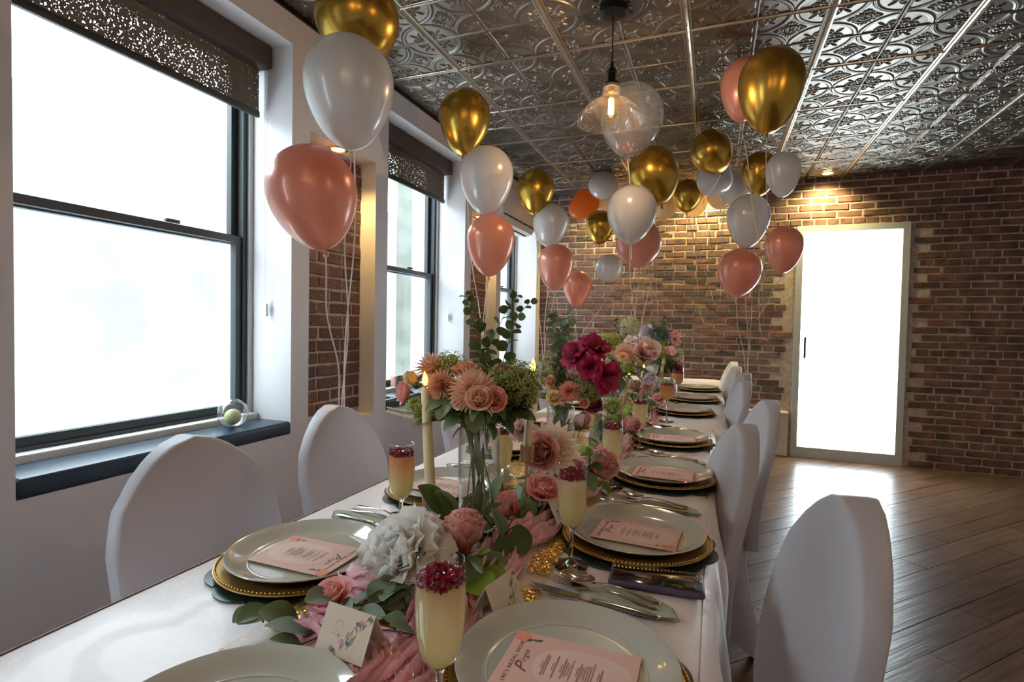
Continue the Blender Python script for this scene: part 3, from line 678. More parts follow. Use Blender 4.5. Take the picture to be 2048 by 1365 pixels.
def proto_menu():
    """local: reader's up = +x reversed below; text lines read along +y, first line at -x"""
    t = thing('menu_card', 'x', 'menu card'); r = random.Random(3)
    G().rbox((-.0875, -.062, 0), (.0875, .062, .0009), .0002, 1).obj('card', M['card_pink'], t, smooth=False)
    zt = .00112
    g = G(); m = 40; P = []
    for k in range(m): a = 2 * PI * k / m; P.append((.018 + .064 * (abs(math.cos(a)) ** .75) * (1 if math.cos(a) > 0 else -1), .043 * (abs(math.sin(a)) ** .85) * (1 if math.sin(a) > 0 else -1), zt))
    g.add(P, [tuple(range(m))]).obj('oval_panel', M['card_oval'], t, smooth=False)
    txt("LNE'S BRIDAL SHOWER", .0078, 'title_text', M['ink'], t, (-.070, 0, zt), PI / 2, 0, 1, 'CENTER', 1.25)
    txt("P", .026, 'script_text', M['ink'], t, (-.050, -.018, zt), PI / 2, .5, 1.15, 'CENTER')
    txt("irgin", .0125, 'script_text', M['ink'], t, (-.056, .008, zt), PI / 2, .55, 1.1, 'CENTER', 1.1)
    g = G(); x = -.034
    for grp in ((8, 24, 22), (8, 25), (9, 22, 16, 12, 23), (9, 20, 12, 16, 18, 17, 27), (9, 15)):
        for q, L in enumerate(grp):
            L = L * .0019; y = -L / 2
            while y < L / 2:
                w = r.uniform(.0012, .0038); th = .0011 if q == 1 else .0008
                g.add([(x - th, y, zt + .0003), (x + th, y, zt + .0003), (x + th, min(y + w, L / 2), zt + .0003), (x - th, min(y + w, L / 2), zt + .0003)], [(0, 1, 2, 3)]); y += w + .0006
            x += .0033
        x += .0046
    stuffed(g.obj('fine_print', M['ink_soft'], t, smooth=False))
    for cx, cyy, sg in ((-.075, .050, 1), (.075, -.050, -1)):
        g = G(); g2 = G()
        for k in range(5): blob(g, cx + .006 * math.cos(k * 1.257), cyy + .005 * math.sin(k * 1.257), zt + .0001 * k, .008, .0055, k * 1.257)
        for k in range(9):
            a = r.uniform(0, 2 * PI); d = r.uniform(.012, .022); x, y = cx + sg * abs(d * math.cos(a)) * 1.3, cyy - sg * abs(d * math.sin(a)) * .35
            if abs(x) < .085 and abs(y) < .060: blob(g2, x, y, zt + .0002, .0038, .0013, a, 6)
        g.obj('printed_flower', M['pr_coral'], t, smooth=False); g2.obj('printed_leaf', M['pr_green'], t, smooth=False)
    return t
def strip(g, prof, n=8):
    """prof: (s, halfwidth, z, thickness) along x; closed flattened section"""
    vs = []
    for s, w, z, th in prof:
        for k in range(n): a = 2 * PI * k / n; vs.append((s, w * math.cos(a), z + th * math.sin(a)))
    m = len(prof); g.add(vs, [(j * n + k, (j + 1) * n + k, (j + 1) * n + (k + 1) % n, j * n + (k + 1) % n) for j in range(m - 1) for k in range(n)] + [tuple(range(n)), tuple((m - 1) * n + k for k in range(n - 1, -1, -1))])
    return g
HANDLE = [(.0, .0035, .0022, .0012), (.03, .0022, .008, .0016), (.06, .003, .007, .0016), (.09, .0052, .003, .0018), (.112, .0066, .002, .0016), (.120, .0045, .002, .001), (.122, .001, .002, .0006)]
def proto_fork():
    t = thing('fork', 'x', 'fork'); strip(G(), HANDLE).obj('handle', M['steel'], t)
    g = G(); strip(g, [(.002, .0035, .003, .001), (-.012, .009, .002, .0009), (-.024, .0115, .0015, .0008), (-.034, .0118, .002, .0008)])
    g.obj('head', M['steel'], t)
    for k in range(4): y = -.0093 + k * .0062; strip(G(), [(-.032, .0016, .002, .0008), (-.055, .0014, .0035, .0007), (-.074, .0007, .007, .0005)], 6).xf(Matrix.Translation((0, y, 0))).obj('tine', M['steel'], t)
    return t
def proto_spoon():
    t = thing('spoon', 'x', 'spoon'); strip(G(), HANDLE).obj('handle', M['steel'], t)
    g = G()
    def f(u, v):
        a = 2 * PI * u; w = .0205 * (1 - .12 * math.cos(a)) ; return (-.028 + .0335 * v * math.cos(a), w * v * math.sin(a), .0015 + .007 * v * v)
    g.grid(f, 24, 5); n = len(g.v); g.add([(x, y, z - .0008) for x, y, z in g.v], [f_[::-1] for f_ in g.f])
    g.obj('bowl', M['steel'], t); return t
def proto_knife():
    t = thing('knife', 'x', 'knife')
    strip(G(), [(.0, .0058, .003, .0022), (.03, .0062, .0035, .0028), (.07, .0068, .0035, .003), (.10, .0078, .0035, .003), (.110, .006, .0035, .002), (.1125, .001, .0035, .0008)]).obj('handle', M['steel'], t)
    g = G(); pr = [(.002, -.005, .005), (-.02, -.0065, .0075), (-.06, -.0085, .0085), (-.085, -.0095, .0085), (-.10, -.0085, .0075), (-.112, -.003, .0072), (-.116, .005, .0065)]
    vs = [(s, a, .0012) for s, a, b in pr] + [(s, b, .0012) for s, a, b in pr] + [(s, a + .001, .0026) for s, a, b in pr] + [(s, b, .0034) for s, a, b in pr]; n = len(pr)
    fs = []
    for i in range(n - 1): fs += [(i, i + 1, n + i + 1, n + i), (2 * n + i, 3 * n + i, 3 * n + i + 1, 2 * n + i + 1), (i, 2 * n + i, 2 * n + i + 1, i + 1), (n + i, n + i + 1, 3 * n + i + 1, 3 * n + i)]
    g.add(vs, fs); g.obj('blade', M['steel'], t, smooth=False); return t
def proto_napkin():
    t = thing('napkin', 'x', 'napkin'); g = G()
    pts = [(-.075, .0), (-.03, .038), (.03, .045), (.085, .012), (.10, -.02), (.03, -.032), (-.04, -.03)]
    n = len(pts)
    for L in range(3):
        k = 1 - .05 * L; z = .0012 + .0018 * L
        g.add([(x * k + .004 * L, y * k - .003 * L, z + .0015 * math.sin(i * 2.1)) for i, (x, y) in enumerate(pts)] + [(0, .004, z + .002)] + [(x * k, y * k, z - .0014) for x, y in pts],
              [(i, (i + 1) % n, n) for i in range(n)] + [(n + 1 + i, n + 1 + (i + 1) % n, (i + 1) % n, i) for i in range(n)])
    g.obj('folded_cloth', M['napkin'], t, smooth=False)
    g = G()
    for (a, b), (c, d) in zip(pts, pts[1:] + pts[:1]):
        m = int(math.hypot(c - a, d - b) / .006)
        for i in range(m): g.ball((a + (c - a) * i / m, b + (d - b) * i / m, .002), .0022, 5, 3)
    g.obj('scalloped_edge', M['napkin'], t); return t
M['glass_solid'] = mat('cut_crystal', (1, 1, 1), .0, Transmission_Weight=1.0, IOR=1.48)
M['flute_glass'] = thin_glass('flute_glass', (.975, .975, .965), 1.5)
def drink_mat(name, lo, hi, z0, z1):
    m = mat(name, lo, .25, Subsurface_Weight=0.0); b = m.node_tree.nodes['Principled BSDF']
    tc = nd(m, 'ShaderNodeTexCoord'); sp = nd(m, 'ShaderNodeSeparateXYZ'); lk(m, tc.outputs['Object'], sp.inputs[0])
    mr = nd(m, 'ShaderNodeMapRange'); mr.inputs[1].default_value = z0; mr.inputs[2].default_value = z1; lk(m, sp.outputs[2], mr.inputs[0])
    r = nd(m, 'ShaderNodeValToRGB'); r.color_ramp.elements[0].color = (*lo, 1); r.color_ramp.elements[1].color = (*hi, 1); lk(m, mr.outputs[0], r.inputs[0]); lk(m, r.outputs[0], b.inputs['Base Color'])
    tr = nd(m, 'ShaderNodeBsdfTranslucent'); lk(m, r.outputs[0], tr.inputs[0]); mx = nd(m, 'ShaderNodeMixShader'); mx.inputs[0].default_value = .55
    lk(m, b.outputs[0], mx.inputs[1]); lk(m, tr.outputs[0], mx.inputs[2]); lk(m, mx.outputs[0], m.node_tree.nodes['Material Output'].inputs[0]); return m
M['drink'] = drink_mat('cloudy_lemon_drink', (.93, .84, .50), (.92, .70, .42), .11, .185)
M['drink2'] = drink_mat('layered_peach_drink', (.93, .84, .48), (.95, .50, .26), .11, .165)
M['drink3'] = drink_mat('orange_drink', (.93, .66, .28), (.92, .36, .16), .13, .19)
M['seeds'] = rand_tint(mat('pomegranate_seed', (.35, .01, .04), .12, coat=.8), [(.17, .004, .02), (.22, .006, .03)], dict(scale=160, lo=.2, hi=2.2))
def berries(z, r, n, seed):
    g = G(); rr = random.Random(seed)
    for k in range(n):
        a = rr.uniform(0, 2 * PI); q = r * math.sqrt(rr.random()) * .97; s = rr.uniform(.0026, .0042)
        b = G(); b.add([(1, 0, 0), (-1, 0, 0), (0, 1, 0), (0, -1, 0), (0, 0, 1.2), (0, 0, -1.2)], [(0, 2, 4), (2, 1, 4), (1, 3, 4), (3, 0, 4), (2, 0, 5), (1, 2, 5), (3, 1, 5), (0, 3, 5)])
        M4 = Matrix.Translation((q * math.cos(a), q * math.sin(a), z + rr.uniform(-.0095, .004))) @ Matrix.Rotation(rr.uniform(0, 6), 4, (rr.random(), rr.random(), 1)) @ Matrix.Scale(s, 4)
        b.xf(M4); g.add(b.v, b.f)
    return g
def proto_flute(drink, seed):
    t = thing('champagne_flute', 'x', 'glass')
    G().lathe([(.0001, 0), (.033, 0), (.0335, .0015), (.026, .0035), (.012, .007), (.0052, .014), (.0042, .04), (.0046, .068), (.009, .076), (.0001, .078)], 14).obj('stem_and_foot', M['glass_solid'], t, smooth=False)
    bowl = [(.0045, .074), (.014, .0785), (.021, .088), (.0255, .102), (.028, .120), (.029, .140), (.0286, .162), (.0277, .180), (.0268, .197)]
    b = G().lathe(bowl, 36).obj('bowl', M['flute_glass'], t)
    G().tube([(.0268 * math.cos(a * PI / 18), .0268 * math.sin(a * PI / 18), .197) for a in range(37)], .0008, 6).obj('rim', M['flute_glass'], b)
    G().lathe([(.0001, .079)] + [(r - .0009, z + .001) for r, z in bowl[1:-2]] + [(.0274, .171), (.0001, .171)], 36).obj('drink', drink, t)
    stuffed(berries(.1785, .0258, 330, seed).obj('pomegranate_seeds', M['seeds'], t, smooth=False))
    return t
def proto_wine(drink, seed):
    t = thing('wine_glass', 'x', 'glass')
    G().lathe([(.0001, 0), (.036, 0), (.0365, .0015), (.02, .004), (.006, .009), (.0036, .02), (.0034, .09), (.006, .108), (.0001, .111)], 18).obj('stem_and_foot', M['glass_solid'], t, smooth=False)
    bowl = [(.004, .106), (.018, .112), (.030, .124), (.0375, .142), (.0395, .160), (.0375, .185), (.033, .21)]
    G().lathe(bowl, 32).obj('bowl', M['flute_glass'], t)
    G().lathe([(.0001, .110)] + [(r - .001, z + .001) for r, z in bowl[1:-2]] + [(.0375, .180), (.0001, .181)], 32).obj('drink', drink, t)
    stuffed(berries(.184, .036, 300, seed).obj('pomegranate_seeds', M['seeds'], t, smooth=False)); return t
P_mat, P_ch, P_pl, P_menu = proto_placemat(), proto_charger(), proto_plate(), proto_menu()
P_fork, P_spoon, P_knife, P_nap = proto_fork(), proto_spoon(), proto_knife(), proto_napkin()
P_fl, P_fl2, P_w = proto_flute(M['drink'], 1), proto_flute(M['drink2'], 2), proto_wine(M['drink3'], 3)
used = set()
def place(proto, loc, rz, label, group):
    if proto.name not in used:
        used.add(proto.name); proto.location = loc; proto.rotation_euler = (0, 0, rz); proto['label'] = label; proto['group'] = group; return proto
    return dup(proto, loc, (0, 0, rz), label, group)
SR = [(-.17, .665, 'nearest the phone, open side'), (-.15, 1.17, 'just beyond the phone'), (-.14, 1.69, 'third along the open side'), (-.155, 2.25, 'fourth along the open side'),
      (-.15, 3.05, 'beside the nearer wine glass'), (-.12, 3.62, 'beside the farther wine glass'), (-.11, 4.25, 'at the far end of the open side')]
SL = [(-.72, .81, 'beside the white peony, window side'), (-.68, 1.30, 'behind the lit candle, window side'), (-.70, 1.85, 'seen through the first vase'), (-.70, 2.42, 'left of the second candle'),
      (-.70, 3.05, 'left of the second vase'), (-.70, 3.65, 'window side, near the third vase'), (-.70, 4.25, 'far end of the window side')]
for side, S in (('R', SR), ('L', SL)):
    for k, (x, y, where) in enumerate(S):
        a = 0 if side == 'R' else PI; where = where.replace('left of', 'on the window side of')
        z = TZ - .0015
        place(P_mat, (x, y, z), R_.uniform(0, 1), 'dark green scalloped placemat under the setting ' + where, 'scalloped placemats')
        place(P_ch, (x, y, z + .003), 0, 'gold beaded charger plate ' + where, 'gold chargers')
        place(P_pl, (x, y + .004, z + .0068), R_.uniform(0, 6), 'pale grey-green glazed plate ' + where, 'glazed dinner plates')
        rz = a + (.02, -.06, -.03, .05, .04, -.02, .03)[k] * (1 if side == 'R' else 1)
        if side == 'L': rz = PI + (-.0 if k == 0 else -.12)
        place(P_menu, (x + (.003 if side == 'R' else .005), y - .002, z + .0168), rz, 'blush pink printed menu card on the plate ' + where, 'blush menu cards')
        if (side == 'R' and k < 5) or (side == 'L' and k < 3):
            off = .247 if k else .232; sg = 1 if side == 'R' else -1
            cx, cyy = (x - .0, y + off)
            tx = cx + .012 * sg
            place(P_nap, (cx + .03 * sg, cyy - .0, z), (-.05 if side == 'R' else PI + .1), 'sage green folded napkin under the cutlery of the setting ' + where, 'sage napkins')
            zz = z + .0065
            lab = ' on the napkin of the setting ' + where
            place(P_knife, (cx - .01 * sg, cyy - .030, zz), a - .13 * (1), 'steel table knife' + lab, 'table knives')
            place(P_fork, (cx - .025 * sg, cyy + .006, zz), a - .17, 'steel dinner fork' + lab, 'dinner forks')
            place(P_spoon, (cx - .022 * sg, cyy + .030, zz), a - .20, 'steel dessert spoon' + lab, 'dessert spoons')
# head-of-table plate cut by the bottom edge
place(P_mat, (-.48, .415, TZ - .0015), .3, 'dark green scalloped placemat under the plate cut by the bottom edge', 'scalloped placemats')
place(P_ch, (-.48, .415, TZ + .0015), 0, 'gold beaded charger under the empty plate cut by the bottom edge', 'gold chargers')
place(P_pl, (-.48, .415, TZ + .0053), 0, 'empty pale glazed plate cut by the bottom edge, in front of the place card', 'glazed dinner plates')
# glasses
FZ = TZ - .0015
def gl(px, py, z=-.265 + CAMZ): p = at_z(px, py, z); return (p.x, p.y, FZ)
GF = 'flutes of lemon drink with red seeds'
place(P_fl, (gl(882, 1120)[0], gl(882, 1120)[1], FZ), .3, 'champagne flute of cloudy drink nearest the viewer, cut by the bottom edge', GF)
place(P_fl, (-.249, .997, FZ), 1.1, 'champagne flute of cloudy drink standing at the menu plate just beyond the phone', GF)
place(P_fl, (-.268, 1.535, FZ), 2.0, 'champagne flute of cloudy drink third from the viewer on the open side', GF)
place(P_fl, (-.262, 2.085, FZ), 2.9, 'champagne flute of cloudy drink fourth on the open side, before the wine glasses', GF)
place(P_fl2, gl(804, 888), .5, 'champagne flute with peach upper layer, standing before the nearer window-side chair', GF)
place(P_fl, gl(1005, 848), .9, 'champagne flute of pale drink standing behind the first glass vase', GF)
p = at_y(1350, 700, 4.3)
place(P_fl2, (-.24, 4.15, FZ), .9, 'small far champagne flute with peach drink behind the wine glasses', GF)
GW = 'wine glasses of orange drink'
place(P_w, (-.215, 2.74, FZ), 0, 'stemmed wine glass of orange drink with red seeds, the nearer one', GW)
place(P_w, (-.215, 3.50, FZ), 1, 'stemmed wine glass of orange drink with red seeds, the farther one', GW)
# phone
M['phone_case'] = mat('plum_silicone', (.075, .055, .115), .5); M['screen'] = mat('black_screen', (.004, .004, .005), .06, coat=1)
t = thing('smartphone', 'smartphone in a dark plum case lying face up near the table edge', 'phone', (-.088, .985, TZ), (0, 0, .07))
G().rbox((-.082, -.040, 0), (.082, .040, .0125), .0055, 4).obj('case', M['phone_case'], t)
G().rbox((-.0765, -.0355, .0118), (.0765, .0355, .0131), .0006, 2).obj('screen', M['screen'], t)
for x in (-.05, -.03): G().rbox((x, -.0415, .005), (x + .014, -.0395, .0085), .0008).obj('side_button', M['phone_case'], t)
# place cards (folded tents)
def tent(loc, rz, label, pink=False, w=.042, h=.052, dep=.026, tilt=0):
    t = thing('place_card', label, 'place card', loc, (tilt, 0, rz), 'folded place cards'); mt = M['card_cream']; th = .0006; r = random.Random(int(loc[1] * 1000))
    for nm, sg in (('front_panel', -1), ('back_panel', 1)):
        G().add([(-w, sg * dep, 0), (w, sg * dep, 0), (w, 0, h), (-w, 0, h), (-w, sg * (dep + th), 0), (w, sg * (dep + th), 0), (w, sg * th, h + th), (-w, sg * th, h + th)],
                [(0, 1, 2, 3), (4, 7, 6, 5), (0, 4, 5, 1), (1, 5, 6, 2), (2, 6, 7, 3), (3, 7, 4, 0)]).obj(nm, mt, t, smooth=False)
    L = math.hypot(dep, h); al = math.atan2(h, dep)
    fr = bpy.data.objects.new('x', None)
    def onto(g, name, m_, k=.0004):
        Mx = Matrix.Translation((0, -dep - th, 0)) @ Matrix.Rotation(al, 4, 'X') @ Matrix.Translation((0, 0, k)); g.xf(Mx); return g.obj(name, m_, t, smooth=False)
    g1, g2, g3, g4 = G(), G(), G(), G()
    for k in range(14):
        f = k / 13; x = -.006 + .043 * f + r.uniform(-.006, .005); y = .004 + (L - .008) * f + r.uniform(-.007, .007); x = min(x, w - .004); y = min(max(y, .004), L - .004)
        if k % 4 == 0:
            for q in range(5): a = .5 + q * .52; blob(g1, x + .003 * math.cos(a), y + .003 * math.sin(a), 0, .0026, .001, a, 6)
        elif k % 4 == 2: blob(g2, x, y, .0001, .0055, .0038, r.uniform(0, 3))
        for q in range(2):
            a = r.uniform(.6, 2.4); blob(g3, min(x + r.uniform(-.007, .006), w - .004), min(max(y + r.uniform(-.006, .006), .004), L - .004), .0002, .0045, .0008, a, 6)
    for k in range(7): blob(g4, -.022 + k * .003, L * .42 + r.uniform(-.001, .001), .0001, .0012, .0006, .5, 5)
    for k in range(9): a = k * .55; blob(g4, -.012 + .006 * math.cos(a), L * .62 + .006 * math.sin(a), .0001, .0022, .0004, a + 1.6, 5)
    onto(g1, 'printed_blue_flower', M['pr_blue']); onto(g2, 'printed_blossom', M['pr_pink'], .0003); onto(g3, 'printed_stem', M['pr_leaf'], .0005); onto(g4, 'faint_lettering', M['pr_grey'])
    bpy.data.objects.remove(fr); return t
tent((-.447, .590, .772), -.10, 'cream folded place card with blue flowers, beside the flute at the bottom edge', w=.041, h=.052)
tent((-.312, .785, TZ + .004), PI / 2 - .2, 'cream folded place card with floral edge, on the gold runner by the largest plate', w=.040)
tent((-.338, 1.18, TZ + .02), PI / 2 - .1, 'cream folded place card leaning on pink cloth behind the second flute', w=.040)
tent((-.585, 1.43, TZ + .004), -PI / 2 - .5, 'cream folded place card seen behind the first glass vase', w=.036)
# sequin runner
M['sequin'] = None
def sequin():
    m = mat('gold_sequin', (.80, .52, .10), .3, .85); b = m.node_tree.nodes['Principled BSDF']
    tc = nd(m, 'ShaderNodeTexCoord'); v = nd(m, 'ShaderNodeTexVoronoi'); v.inputs['Scale'].default_value = 330; lk(m, tc.outputs['Object'], v.inputs['Vector'])
    n = nd(m, 'ShaderNodeTexNoise'); n.inputs['Scale'].default_value = 14; n.inputs['Detail'].default_value = 6; lk(m, tc.outputs['Object'], n.inputs['Vector'])
    sub = nd(m, 'ShaderNodeVectorMath', operation='SUBTRACT'); sub.inputs[1].default_value = (.5, .5, .5); lk(m, v.outputs['Color'], sub.inputs[0])
    sc_ = nd(m, 'ShaderNodeVectorMath', operation='SCALE'); sc_.inputs['Scale'].default_value = .9; lk(m, sub.outputs[0], sc_.inputs[0])
    ge = nd(m, 'ShaderNodeNewGeometry'); ad = nd(m, 'ShaderNodeVectorMath', operation='ADD'); lk(m, ge.outputs['Normal'], ad.inputs[0]); lk(m, sc_.outputs[0], ad.inputs[1])
    no = nd(m, 'ShaderNodeVectorMath', operation='NORMALIZE'); lk(m, ad.outputs[0], no.inputs[0]); lk(m, no.outputs[0], b.inputs['Normal'])
    mr = nd(m, 'ShaderNodeMapRange'); mr.inputs[1].default_value = .47; mr.inputs[2].default_value = .50; lk(m, n.outputs['Fac'], mr.inputs[0])
    sp = nd(m, 'ShaderNodeSeparateColor'); lk(m, v.outputs['Color'], sp.inputs[0]); mt = nd(m, 'ShaderNodeMath', operation='GREATER_THAN'); mt.inputs[1].default_value = .22; lk(m, sp.outputs[1], mt.inputs[0])
    mm = nd(m, 'ShaderNodeMath', operation='MULTIPLY'); lk(m, mr.outputs[0], mm.inputs[0]); lk(m, mt.outputs[0], mm.inputs[1])
    ma = nd(m, 'ShaderNodeMath', operation='MAXIMUM'); ma.inputs[1].default_value = .12; lk(m, mm.outputs[0], ma.inputs[0])
    t_ = nd(m, 'ShaderNodeBsdfTransparent'); mx = nd(m, 'ShaderNodeMixShader'); lk(m, ma.outputs[0], mx.inputs[0]); lk(m, t_.outputs[0], mx.inputs[1]); lk(m, b.outputs[0], mx.inputs[2]); lk(m, mx.outputs[0], m.node_tree.nodes['Material Output'].inputs[0]); return m
M['sequin'] = sequin()
g = G(); g.grid(lambda u, v: (-.635 + u * .36 + .008 * math.sin(v * 30), .50 + v * 4.7, TZ + .0015 + .0015 * noise.noise(Vector((u * 9, v * 60, 3)))), 24, 240)
tag(g.obj('table_runner', M['sequin']), 'gold sequin mesh runner along the middle of the white cloth', 'table runner')
# pink gauze
M['gauze'] = vary(mat('pink_gauze', (.82, .40, .50), .7, Sheen_Weight=.5), (.88, .54, .60), 14, 4, bump=.5, bscale=70, bdist=.003)
def gauze(path, w, h, seed, label):
    P = [Vector((a, b, 0)) for a, b in path]
    def at(v):
        f = v * (len(P) - 1); i = min(int(f), len(P) - 2); f -= i
        p0, p1, p2, p3 = P[max(i - 1, 0)], P[i], P[i + 1], P[min(i + 2, len(P) - 1)]
        return .5 * ((2 * p1) + (-p0 + p2) * f + (2 * p0 - 5 * p1 + 4 * p2 - p3) * f * f + (-p0 + 3 * p1 - 3 * p2 + p3) * f ** 3)
    L = sum((b - a).length for a, b in zip(P, P[1:])); nv = int(L / .0055); nu = 72; g = G()
    def f(u, v):
        c = at(v); d = (at(min(1, v + .01)) - at(max(0, v - .01))).normalized(); s = Vector((-d.y, d.x, 0)); q = (u - .5) * 2
        ww = w * (1 + .25 * noise.noise(Vector((v * L * 9, seed, q * .5)))); e = max(0, 1 - abs(q) ** 2.5)
        ph = u * 44 + 4.0 * noise.noise(Vector((v * L * 5, seed, u * 2))) + 2 * noise.noise(Vector((v * L * 14, seed + 5, u * 3)))
        z = e * h * (.45 + .3 * math.sin(ph) + .22 * math.sin(ph * 2.3 + 1 + 3 * noise.noise(Vector((v * L * 30, u * 8, seed)))) + .35 * noise.noise(Vector((v * L * 12, u * 5, seed))))
        return c + s * (q * ww + .006 * math.cos(ph)) + Vector((0, 0, TZ + .002 + max(0, z)))
    g.grid(f, nu, nv); return tag(g.obj('gauze_scarf', M['gauze'], auto=False), label, 'fabric', 'crumpled pink gauze on the runner')
def tz(x, y): p = at_z(x, y, TZ); return (p.x, p.y)
gauze([tz(790, 1420), tz(760, 1330), tz(700, 1300), tz(650, 1270), tz(610, 1262)], .055, .035, 2, 'pink gauze bunched under the place card with blue flowers')
gauze([(-.36, .47), (-.36, .60), (-.38, .70), (-.42, .80), (-.46, .90)], .06, .045, 4, 'pink gauze running behind the nearest flute to the peony')
gauze([tz(800, 1200), tz(740, 1190), tz(700, 1170)], .045, .05, 5, 'pink gauze between the peach rose and the peony')
gauze([(-.40, .78), (-.385, .92), (-.40, 1.03), (-.37, 1.12), (-.36, 1.24), (-.37, 1.36)], .058, .05, 7, 'pink gauze in front of the coral rose, beside the second flute')
gauze([(-.37, 1.36), (-.33, 1.5), (-.35, 1.65), (-.33, 1.85), (-.34, 2.05), (-.33, 2.3)], .05, .05, 9, 'pink gauze beside the third flute')
gauze([(-.33, 2.35), (-.30, 2.6), (-.33, 2.9), (-.30, 3.2), (-.33, 3.6)], .05, .04, 11, 'pink gauze at the foot of the wine glasses')
# ================================================================== candles, vases
M['wax'] = mat('ivory_wax', (.84, .74, .46), .4, Subsurface_Weight=.15, Subsurface_Scale=.02)
M['flame'] = glow('led_flame', (1, .62, .06), 5.5)
M['holder'] = mat('champagne_gold_holder', (.58, .40, .24), .3, .85)
def candle(top, cup_top, base, label, stemmed, lit=True, rc=.0105, cup_h=None):
    """tapered LED candle in a fluted metal holder; all points in world space"""
    t = thing('taper_candle', label + ', in a fluted gold holder' if False else label, 'candle', base, group='ivory taper candles'); B = Vector(base)
    top = Vector(top) - B; ct = Vector(cup_top) - B; ax = (top - ct).normalized()
    L = (top - ct).length
    g = G(); g.lathe([(.0001, -.012), (rc * 1.05, -.012), (rc, 0), (rc * .93, L * .6), (rc * .86, L - .004), (rc * .7, L), (.003, L - .0005), (.0001, L - .002)], 24, ax=ax, c=ct); g.obj('wax_stick', M['wax'], t)
    G().tube([top - ax * .002, top + ax * .006], .0012, 6).obj('wick', M['black'], t)
    if lit: G().lathe([(.0001, .004), (.0045, .007), (.0066, .013), (.0058, .021), (.003, .029), (.0003, .036)], 14, ax=ax, c=top).obj('flame', M['flame'], t)
    h = cup_h or .036
    fl = lambda a, z: .05 * math.cos(18 * a)
    hd = G().lathe([(.0001, -h), (rc * 1.5, -h), (rc * 1.55, -h + .003), (rc * 1.55, .003), (rc * 1.3, .003), (rc * 1.25, -.004)], 72, ax=ax, c=ct, wob=fl).obj('fluted_cup', M['holder'], t)
    bot = ct - ax * h
    if stemmed: G().tube([bot, Vector((bot.x * .3, bot.y * .3, .006))], .0035, 10).obj('stem', M['holder'], hd)
    G().lathe([(.0001, 0), (.03, 0), (.03, .003), (.006, .007), (.0001, .007)], 28).obj('base', M['holder'], hd)
    return t
def yz(px, py, Y): return at_y(px, py, Y)
def cand(tx, ty, cx, cyy, Y, label, stemmed=True, cup_h=None, rc=.0105):
    a, b = yz(tx, ty, Y), yz(cx, cyy, Y); candle(a, b, (b.x, Y, TZ), label, stemmed, cup_h=cup_h, rc=rc)
cand(851, 776, 861, 990, 1.015, 'ivory taper candle with a glowing flame, in front of the first bouquet', False, cup_h=.05, rc=.0118)
cand(1065, 748, 1055, 893, 1.17, 'ivory taper candle beside the dusty rose, its flame just above the green hydrangea', rc=.0102)
cand(1256, 755, 1248, 792, 2.45, 'ivory taper candle standing behind the burgundy rose', rc=.011)
cand(1287, 742, 1284, 776, 3.0, 'ivory taper candle before the large pink magnolia petals', rc=.011)
cand(1331, 705, 1323, 745, 3.55, 'ivory taper candle near the brick wall, beside the orange glasses', rc=.012)
M['vase_glass'] = thin_glass('vase_glass', (.985, .985, .98), 2.8, film=.02, film_col=(.9, .92, .95))
M['green_glass'] = thin_glass('ribbed_green_glass', (.62, .70, .62), 1.8, film=.10, film_col=(.05, .09, .06))
M['water'] = thin_glass('vase_water', (.97, .98, .97), .6)
def vase(x, y, r, h, label):
    t = thing('cylinder_vase', label, 'vase', (x, y, TZ), group='clear cylinder vases')
    G().lathe([(.0001, .012), (r - .004, .012), (r - .003, .02), (r - .003, h), (r, h), (r, .003), (r - .004, 0), (.0001, 0)], 40).obj('glass_wall', M['vase_glass'], t)
    G().tube([((r - .0015) * math.cos(a * PI / 20), (r - .0015) * math.sin(a * PI / 20), h) for a in range(41)], .0016, 6).obj('rim', M['vase_glass'], t)
    G().lathe([(.0001, 0), (r - .004, 0), (r - .004, .011), (.0001, .011)], 32).obj('thick_base', M['glass_solid'], t)
    VS.append((x, y, r - .005, h)); return (x, y)
VS = []
def rim_h(px, py, Y): return at_y(px, py, Y).z - TZ
V1 = (at_y(957, 1000, 1.09).x, 1.09); vase(*V1, .0465, rim_h(957, 852, 1.09), 'tall clear cylinder vase of the nearest bouquet')
V2 = (at_y(1120, 900, 1.62).x, 1.62); vase(*V2, .044, rim_h(1120, 815, 1.62), 'clear cylinder vase under the magenta flowers')
V3 = (at_y(1225, 800, 2.5).x, 2.5); vase(*V3, .044, rim_h(1225, 765, 2.5), 'clear cylinder vase of the third bouquet')
V4 = (at_y(1308, 780, 3.7).x, 3.7); vase(*V4, .044, rim_h(1308, 735, 3.7), 'clear cylinder vase of the farthest bouquet')
def ribbed(x, y, prof, label):
    t = thing('ribbed_vase', label, 'vase', (x, y, TZ), group='small ribbed green glass vases')
    G().lathe(prof, 64, wob=lambda a, z: .035 * math.cos(20 * a)).obj('glass_wall', M['green_glass'], t)
    G().lathe([(.0001, .002), (prof[0][0] * .9, .002)], 24).obj('base', M['green_glass'], t)
    return (x, y)
B1 = (at_y(1077, 960, 1.30).x, 1.30); ribbed(*B1, [(.028, 0), (.033, .004), (.034, .05), (.033, .078), (.026, .088), (.024, .092)], 'short ribbed green glass vase holding the dusty rose')
B2 = (at_y(1196, 870, 2.02).x, 2.02); ribbed(*B2, [(.028, 0), (.034, .006), (.034, .035), (.028, .06), (.016, .09), (.013, .115), (.017, .13)], 'ribbed green glass bottle vase with a narrow neck, under the burgundy rose')
B3 = (at_y(1143, 925, 1.50).x, 1.46); ribbed(*B3, [(.022, 0), (.027, .004), (.027, .06), (.02, .075), (.018, .085)], 'ribbed green glass vase behind the second flute')
